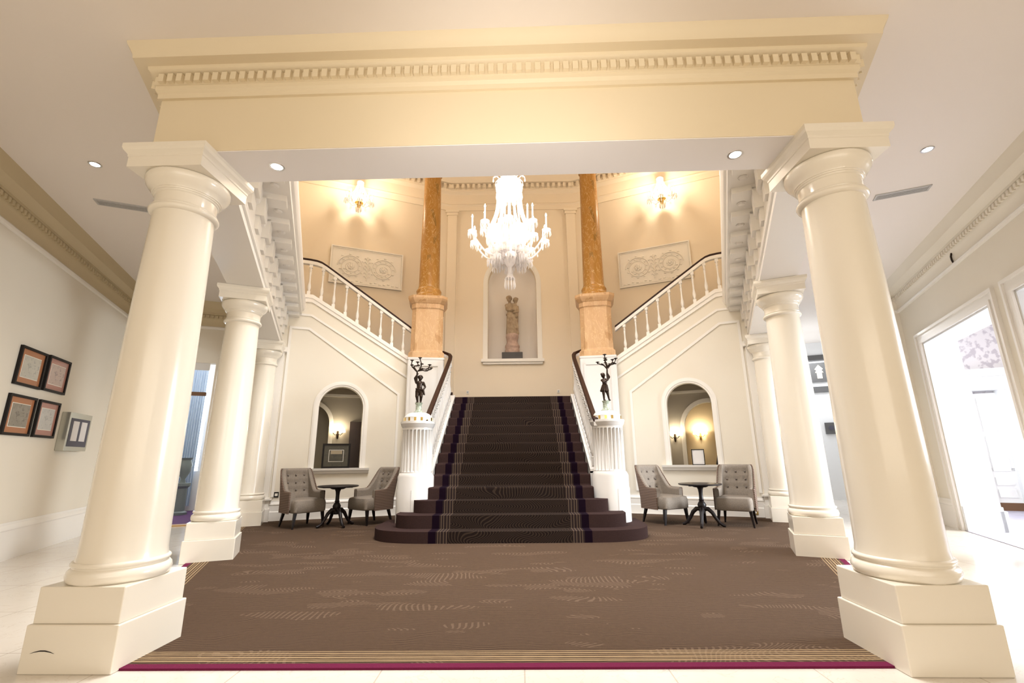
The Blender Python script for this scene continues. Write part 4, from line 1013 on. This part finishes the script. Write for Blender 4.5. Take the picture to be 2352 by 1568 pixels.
# ================================================================== FURNITURE
def chair(label, loc, rz):
    t = thing('armchair', label, 'chair', loc, rz, group='buttoned taupe armchairs')
    # plan curve of the back, from one arm front round to the other
    NT = 44; pl = []
    for i in range(NT + 1):
        q = -1 + 2 * i / NT; a = abs(q); sg = 1 if q > 0 else -1
        if a > 0.52:
            f = (a - 0.52) / 0.48; x = 0.285 + 0.015 * f; y = 0.16 - 0.36 * f
        else:
            th = a / 0.52 * PI / 2; x = 0.285 * math.sin(th) ** 0.75; y = 0.16 + 0.13 * math.cos(th) ** 0.8 if th < PI / 2 else 0.16
        f = 0.0 if a < 0.36 else min(1.0, (a - 0.36) / 0.36); f = f * f * (3 - 2 * f)
        hgt = 0.98 - 0.38 * f - 0.02 * max(0, a - 0.72)
        pl.append((sg * x if a > 1e-6 else 0.0, y, hgt))
    nrm = []
    for i in range(NT + 1):
        p = pl[max(i - 1, 0)]; q = pl[min(i + 1, NT)]; d = Vector((q[0] - p[0], q[1] - p[1])).normalized(); nrm.append(Vector((-d.y, d.x)))
    if nrm[NT // 2].y < 0: nrm = [-n for n in nrm]
    btn = [(x, z) for z, xs in ((0.86, (-.15, 0, .15)), (0.73, (-.15, 0, .15)), (0.60, (-.15, 0, .15))) for x in xs]
    def surf(i, z, off):
        x, y, h = pl[i]; n = nrm[i]; rc = max(0, (z - 0.40)) * 0.20 * max(0.0, min(1.0, (y + .1) / .35))
        return Vector((x + n.x * off, y + n.y * off + rc, z))
    def section(i, o0, o1, z0, nh, rnd, dimple):
        h = pl[i][2]; out = []
        for k in range(nh + 1):
            z = z0 + (h - rnd - z0) * k / nh; p = surf(i, z, o0)
            if dimple:
                for bx, bz in btn:
                    dd = ((p.x - bx) ** 2 + (z - bz) ** 2) / 0.045 ** 2
                    if dd < 6 and p.y > 0.1: p.y += 0.030 * math.exp(-dd)
            out.append(p)
        for k in range(1, 6):
            a = PI - PI * k / 6; out.append(surf(i, h - rnd + rnd * math.sin(a), (o0 + o1) / 2 + (o1 - o0) / 2 * math.cos(a)))
        for k in range(nh, -1, -2): out.append(surf(i, z0 + (h - rnd - z0) * k / nh, o1))
        return out
    MB().loft([section(i, -0.075, 0.0, 0.30, 20, 0.035, True) for i in range(NT + 1)]).build('backrest', 'fabric', t, smooth=60)
    MB().loft([section(i, 0.0, 0.022, 0.24, 8, 0.02, False) for i in range(NT + 1)]).build('outer_shell', 'stripe', t, smooth=60)
    rings = []
    for z, e in ((0.25, .02), (0.27, 0.0), (0.40, 0.0), (0.435, 0.012), (0.45, 0.05), (0.455, 0.12)):
        hw, y0, y1 = 0.285 - e, -0.37 + e, 0.20; ring = []
        for cx, cy, a0 in ((hw - .07, y0 + .07, -PI / 2), (0.22, y1 - .05, 0), (-0.22, y1 - .05, PI / 2), (-hw + .07, y0 + .07, PI)):
            for k in range(6):
                a = a0 + PI / 2 * k / 5; ring.append((cx + (.07 if cy < 0 else .05) * math.cos(a), cy + (.07 if cy < 0 else .05) * math.sin(a), z + 0.012 * (1 if z > .42 else 0)))
        rings.append(ring)
    MB().loft(rings).build('seat', 'fabric', t, smooth=50)
    for x, z in btn:
        i = min(range(NT + 1), key=lambda j: abs(pl[j][0] - x) + (1 if pl[j][1] < .1 else 0)); p = surf(i, z, -0.075)
        MB().ball((x, p.y + 0.012, z), 0.017, 8, 6).build('button', 'button', t, smooth=60)
    for x, y in ((-.24, -.30), (.24, -.30), (-.22, .17), (.22, .17)):
        ky = 0.07 if y > 0 else -0.01; kx = 0.03 if x > 0 else -0.03
        MB().loft([[(x + kx * q + r * a, y + ky * q + r * b, 0.255 - 0.255 * q) for a, b in ((-1, -1), (1, -1), (1, 1), (-1, 1))] for q, r in ((0, .024), (0.5, .019), (1, .012))]).build('leg', 'darkwood', t, smooth=0)
    return t
G_ = 'buttoned taupe armchairs'
ch0 = chair('taupe buttoned armchair left of the left-hand pedestal table', (-3.78, 8.60, 0.012), math.radians(50))
dup(ch0, (-2.62, 8.98, 0.012), math.radians(-36), 'taupe buttoned armchair between the left pedestal table and the left newel drum', G_)
dup(ch0, (2.64, 8.76, 0.012), math.radians(28), 'pale-lit buttoned armchair between the right newel drum and the right pedestal table', G_)
dup(ch0, (3.80, 8.40, 0.012), math.radians(-32), 'buttoned armchair right of the right pedestal table beside the far column', G_)

def table(label, loc, rz, r=0.35):
    t = thing('pedestal_table', label, 'table', loc, rz, group='dark pedestal side tables')
    MB().lathe([(.02, .655), (r - .03, .655), (r - .01, .66), (r, .668), (r, .674), (r - .008, .682), (.02, .682)], 48).build('table_top', 'darkwood', t, smooth=40)
    MB().lathe([(.02, .62), (.10, .62), (.13, .635), (.14, .655), (.02, .655)], 24).box(-.25, .25, -.02, .02, .64, .656).build('top_block', 'darkwood', t, smooth=40)
    MB().lathe([(.01, .20), (.045, .20), (.055, .24), (.048, .27), (.065, .30), (.07, .34), (.05, .38), (.036, .40), (.045, .415), (.034, .43), (.032, .52), (.038, .58), (.055, .62), (.01, .62)], 20).build('turned_post', 'darkwood', t, smooth=50)
    for k in range(4):
        a = PI / 2 * k + .6; pts = []
        for rr, z, w in ((.02, .27, .036), (.09, .275, .036), (.15, .22, .032), (.20, .13, .028), (.25, .060, .025), (.30, .026, .024), (.335, .020, .020)):
            pts.append(((rr * math.cos(a), rr * math.sin(a), z), w))
        MB().tube([p for p, w in pts], [w for p, w in pts], 8).build('leg', 'darkwood', t, smooth=50)
    return t
tb = table('dark round side table between the two armchairs under the left arch', (-3.13, 8.55, 0.012), 0.2)
dup(tb, (3.16, 8.27, 0.012), 0.5, 'dark round side table between the two armchairs under the right arch', 'dark pedestal side tables')

# carpet
pr = [(-2.55, 2.95), (2.55, 2.95)] + [tuple(FM(1, 0.2, v)[:2]) for v in (3.0, 6.6)] + [(0.0, 11.0)] + [tuple(FM(-1, 0.2, v)[:2]) for v in (6.6, 3.0)]
o = MB().prism(pr, 0.0, 0.012, axis='z').build('hall_carpet', 'rug', smooth=0)
tag(o, 'brown patterned hall carpet with a crimson and tan striped border', 'carpet')

# ================================================================== WALL THINGS
def framed(name, label, cat, P, Xd, w, h, fw, mats, group=None, mount=0.05, depth=0.03, slip=True, img=None):
    """picture lying in the plane spanned by Xd (unit, to the right) and z; P = lower left corner, facing Xd x z"""
    Xd = Vector(Xd).normalized(); t = thing(name, label, cat, P, math.atan2(Xd.y, Xd.x), group)
    MB().prism([(0, 0), (w, 0), (w, h), (0, h)], -depth, 0, holes=[[(fw, fw), (w - fw, fw), (w - fw, h - fw), (fw, h - fw)]]).build('frame', mats[0], t, smooth=0)
    MB().box(fw, w - fw, -depth * .4, 0, fw, h - fw).build('mount', mats[1], t, smooth=0)
    a = fw + mount
    if slip: MB().box(a - .008, w - a + .008, -depth * .5, -depth * .3, a - .008, h - a + .008).build('slip', 'slip', t, smooth=0)
    MB().box(a, w - a, -depth * .6, -depth * .3, a, h - a).build('print', mats[2], t, smooth=0)
    return t
# along the left wall: "right" in the picture is +v; the face looks towards the hall (-u)
Xd = FM(-1, 0, 1) - FM(-1, 0, 0)
gp = 'framed prints on the left wall'
for lab, v0, v1, z0, z1, mt, pm in (('upper left of the four small framed prints on the left wall, orange mount', 3.36, 3.94, 2.05, 2.52, 'mount', 'print0'),
                                    ('upper right of the four small framed prints on the left wall, rose mount', 4.01, 4.58, 2.06, 2.53, 'mountpink', 'print1'),
                                    ('lower left of the four small framed prints on the left wall, dark picture', 3.36, 3.94, 1.46, 1.94, 'mount', 'print2'),
                                    ('lower right of the four small framed prints, beside the silver menu case', 4.02, 4.55, 1.46, 1.94, 'mountpink', 'print3')):
    framed('framed_print', lab, 'picture', FM(-1, 2.318, v0, z0), Xd, v1 - v0, z1 - z0, 0.03, ('frame', mt, pm), gp, 0.075)
t = thing('menu_case', 'silver framed glazed menu case with two white sheets on the left wall', 'display case', FM(-1, 2.318, 4.70, 1.30), math.atan2(Xd.y, Xd.x))
MB().box(0, .70, -.10, 0, 0, .54).build('case_body', 'silver', t, smooth=0, bevel=.004)
MB().box(.05, .65, -.104, -.09, .06, .46).build('backing', 'navy', t, smooth=0)
for x in (.12, .38): MB().box(x, x + .18, -.108, -.10, .14, .42).build('menu_sheet', 'paper', t, smooth=0)

# on the sills of the arches: u runs from right to left on the left side
Xl = FM(-1, -1, 0) - FM(-1, 0, 0); Xr = FM(1, 1, 0) - FM(1, 0, 0)
t = framed('framed_picture', 'black framed landscape print standing on the left arch sill', 'picture', FM(-1, -1.19, V0 - 0.03, 0.97), Xl, 0.54, 0.49, 0.035, ('frame', 'landscape', 'landscape'), None, 0.10, 0.03)
MB().box(.16, .38, -.022, -.01, .28, .35).build('painted_sky', 'landsky', t, smooth=0)
framed('framed_notice', 'thin black framed blank white notice on the right arch sill', 'notice', FM(1, -1.53, V0 - 0.03, 0.97), Xr, 0.245, 0.31, 0.014, ('frame', 'paper', 'paper'), None, 0.02, 0.02, slip=False)

# small plates
def plate(label, P, X, w, h, m1, m2):
    t = thing('wall_plate', label, 'wall plate', P, math.atan2(X.y, X.x)); MB().box(0, w, -.012, 0, 0, h).build('plate', m1, t, smooth=0, bevel=.002)
    MB().box(w * .2, w * .8, -.016, -.01, h * .25, h * .75).build('insert', m2, t, smooth=0)
plate('small dark wall plate above the skirting behind the far left armchair', FM(-1, -.385, V0 - .002, .44), Xl, .085, .10, 'frame', 'slip')
plate('brass wall plate low on the skirting behind the far right armchair', FM(1, -.56, V0 - .036, .06), Xr, .11, .09, 'brass', 'slip')
for x, q in ((-1.28, 'left'), (1.11, 'right')): plate('tiny cream wall plate under the niche wall, %s end above the stairs' % q, Vector((x, YB - .002, 2.78)), Vector((1, 0, 0)), .07, .09, 'plaster', 'vent')

# signs at the end of the right corridor
Xs = Xr
t = thing('direction_sign', 'charcoal direction sign with beige upward arrow figure in the right corridor', 'sign', FM(1, 1.30, 11.18, 3.08), math.atan2(Xs.y, Xs.x), group='charcoal signs in the right corridor')
MB().box(0, .62, -.02, 0, 0, .54).build('sign_board', 'signblack', t, smooth=0)
MB().prism([(.34, .10), (.46, .10), (.46, .26), (.50, .26), (.46, .33), (.50, .36), (.40, .48), (.30, .36), (.34, .33), (.30, .26), (.34, .26)], -.026, -.018).build('arrow', 'signbeige', t, smooth=0)
o = MB().box(0, .62, -.02, 0, 0, .16).build('sign', 'signblack', smooth=0); o.location = FM(1, 1.30, 11.18, 3.68); o.rotation_euler = (0, 0, math.atan2(Xs.y, Xs.x)); tag(o, 'narrow charcoal sign strip above the arrow sign', 'sign')
o = MB().box(0, .62, -.02, 0, 0, .16).build('sign', 'signblack', smooth=0); o.location = FM(1, 1.30, 11.18, 2.80); o.rotation_euler = (0, 0, math.atan2(Xs.y, Xs.x)); tag(o, 'narrow charcoal sign strip below the arrow sign', 'sign')
t = thing('notice_panel', 'small square dark grey panel low on the right corridor end wall', 'panel', FM(1, 1.62, 11.18, 1.68), math.atan2(Xs.y, Xs.x))
MB().box(0, .28, -.02, 0, 0, .30).build('board', 'signblack', t, smooth=0); MB().lathe([(.01, -.01), (.06, -.01), (.06, .01), (.01, .01)], 20).map(lambda p: (.14 + p[0], -.02 + p[2], .16 + p[1])).build('disc', 'navy', t)

# downlights
def downlight(label, loc, watts, col=(1.0, .93, .84)):
    t = thing('downlight', label, 'ceiling light', loc, 0, group='recessed downlights')
    mb = MB().lathe([(.040, -.001), (.058, -.001), (.060, -.004), (.056, -.008), (.044, -.008), (.040, -.004), (.040, -.001)], 24)
    mb.build('trim_ring', 'chrome', t); MB().lathe([(.002, -.003), (.041, -.003), (.041, -.006), (.002, -.006)], 20).build('lamp', 'lamp', t, smooth=0)
    if watts: spot('downlight_beam', (0, 0, -.02), watts, col, math.radians(100), t)
    return t
for s, nm in ((-1, 'left'), (1, 'right')):
    downlight('lit downlight in the underside of the front beam, %s end' % nm, (s * 1.79, 3.155 - TILT * s * 1.79, 3.4), 8)
    downlight('lit downlight in the %s aisle ceiling, nearest the camera' % nm, FM(s, 1.35, 1.76, CEIL), 50 if s < 0 else 65)
    downlight('lit downlight in the %s aisle ceiling above the middle column' % nm, FM(s, 0.43, 4.87, CEIL), 40)
    downlight('lit downlight in the %s corridor ceiling beyond the far column' % nm, FM(s, 0.58, 9.0, CEIL), 40)
downlight('small downlight in the bright right-hand room ceiling', FM(1, 4.2, 7.2, CEIL), 0)

# vents
for s, nm in ((-1, 'left'), (1, 'right')):
    t = thing('ceiling_vent', 'long narrow grey air vent in the %s aisle ceiling' % nm, 'vent', FM(s, 1.38, 2.66, CEIL), -s * A, group='ceiling vents')
    MB().prism([(-.27, -.07), (.27, -.07), (.27, .07), (-.27, .07)], -.012, 0, holes=[[(-.25, -.05), (.25, -.05), (.25, .05), (-.25, .05)]], axis='z').build('vent_frame', 'vent', t, smooth=0)
    mb = MB()
    for k in range(4): mb.box(-.25, .25, -.043 + .025 * k, -.030 + .025 * k, -.010, 0)
    mb.build('slats', 'vent', t, smooth=0)
    MB().box(-.25, .25, -.05, .05, -.003, -.001).build('duct_back', 'slot', t, smooth=0)
t = thing('sprinkler_bracket', 'little dark curved bracket on the right aisle cornice', 'bracket', FM(1, 2.30, 4.22, 3.74))
MB().tube([FM(1, 0, 0) * 0 + V(0, 0, 0), V(-.03, -.02, .03), V(-.05, -.04, .07), V(-.045, -.05, .11), V(-.02, -.04, .13)], .012, 7).build('hook', 'bronze', t)

# ------------------------------------------------------------------ beyond the arches
def small_sconce(label, P, rz, w, dark=True):
    t = thing('wall_sconce', label, 'wall light', P, rz, group='lit sconces beyond the arches')
    MB().lathe([(.005, -.14), (.018, -.12), (.03, -.05), (.02, 0), (.025, .04), (.005, .05)], 10, c=(0, -.03, 0)).build('backplate', 'bronze' if dark else 'brass', t)
    for q in (-1, 1):
        MB().tube([(0, -.03, -.02), (q * .06, -.09, -.05), (q * .11, -.10, .0)], .008, 6).build('arm', 'bronze' if dark else 'brass', t)
        MB().lathe([(.055, 0.01), (.058, 0.01), (.040, .10), (.037, .10)], 14, c=(q * .11, -.10, 0)).build('shade', 'shade', t)
    point('sconce_glow', (0, -.16, .12), w, (1.0, .86, .62), .05, t)
    return t
aL, aR = A, -A
small_sconce('lit sconce seen through the left arch, above the landscape print', FM(-1, -1.50, 7.84, 1.74), aL, 5)
small_sconce('lit sconce with dark bracket seen at the left of the right arch', FM(1, -1.93, 7.84, 1.60), aR, 5)
small_sconce('lit brass sconce on the warm wall seen through the right arch', FM(1, -1.42, 8.95, 1.66), aR, 9, False)
framed('framed_mirror', 'brown framed mirror seen at the left edge of the left arch', 'mirror', FM(-1, -0.62, 8.93, 1.3), Xl, .40, .75, .04, ('brown', 'bright', 'bright'), None, .01, .03, slip=False)
t = thing('hanging_coat', 'dark coat hanging on a slim stand at the right edge of the right arch', 'coat', FM(1, -1.02, 8.3, 0))
MB().lathe([(.02, 0), (.16, 0), (.15, .02), (.015, .04), (.012, 1.55), (.02, 1.56)], 14).build('stand', 'darkwood', t)
sculpt('coat_body', [(V(0, 0, 1.22), .05, V(0, 0, .75), .10), (V(0, 0, 1.20), .05, V(.09, 0, .80), .05), (V(0, 0, 1.20), .05, V(-.09, 0, .80), .05), (V(.05, 0, 1.2), .035, V(.13, 0, .85), .03)], 'coatcloth', t, .012, 2)

# left doorway, its fan light and the room behind
mb = MB().box(1.0, 1.55, V0 + .05, V0 + .12, 2.36, 2.43); struct(mb.map(fmap(-1)), 'trim_21', 'brown', smooth=0)
struct(MB().box(1.0, 1.55, V0 + .06, V0 + .10, 2.86, 3.0).map(fmap(-1)), 'trim_22', 'white', smooth=0)
struct(MB().box(0.95, 1.7, V0 + .03, V0 + .22, 0.0, 0.02).map(fmap(-1)), 'trim_23', 'oak', smooth=0)
point('left_room_fill', FM(-1, 1.6, 8.0, 3.6), 40, (0.92, 0.95, 1.0), 0.2)  # unseen point added to brighten the room through the doorway
t = MB().box(0.9, 3.2, 9.72, 9.74, 0.9, 3.4).map(fmap(-1)); struct(t, 'window_1', 'sky', smooth=0)
mb = MB().box(0.8, 3.4, 9.66, 9.80, 3.4, CEIL).box(0.8, 3.4, 9.66, 9.80, 0, 0.9)
for u in (0.9, 1.5, 2.1, 2.7, 3.2): mb.box(u - .03, u + .03, 9.68, 9.76, .9, 3.4)
struct(mb.map(fmap(-1)), 'window_1_frame', 'bright', smooth=0)
rings = []
for k in range(41):
    u = 1.58 + .34 * k / 40; v = 9.55 + .025 * math.sin(k * 1.1); rings.append([FM(-1, u, v, .12), FM(-1, u, v, 3.35), FM(-1, u, v + .02, 3.35), FM(-1, u, v + .02, .12)])
o = MB().loft(rings).build('curtain', 'curtain', smooth=60); tag(o, 'blue-grey curtain seen through the left doorway', 'curtain')
t = thing('urn_stand', 'grey-green metal urn on a stand seen through the left doorway', 'urn', FM(-1, 1.60, 8.75, 0.006))
MB().lathe([(.01, 0), (.17, 0), (.17, .05), (.12, .08), (.11, .55), (.16, .60), (.16, .66), (.01, .66)], 20).build('stand', 'greyobj', t, smooth=40)
MB().lathe([(.01, .66), (.07, .66), (.04, .74), (.12, .90), (.14, 1.05), (.11, 1.15), (.15, 1.20), (.01, 1.2)], 20).build('urn', 'greyobj', t, smooth=50)
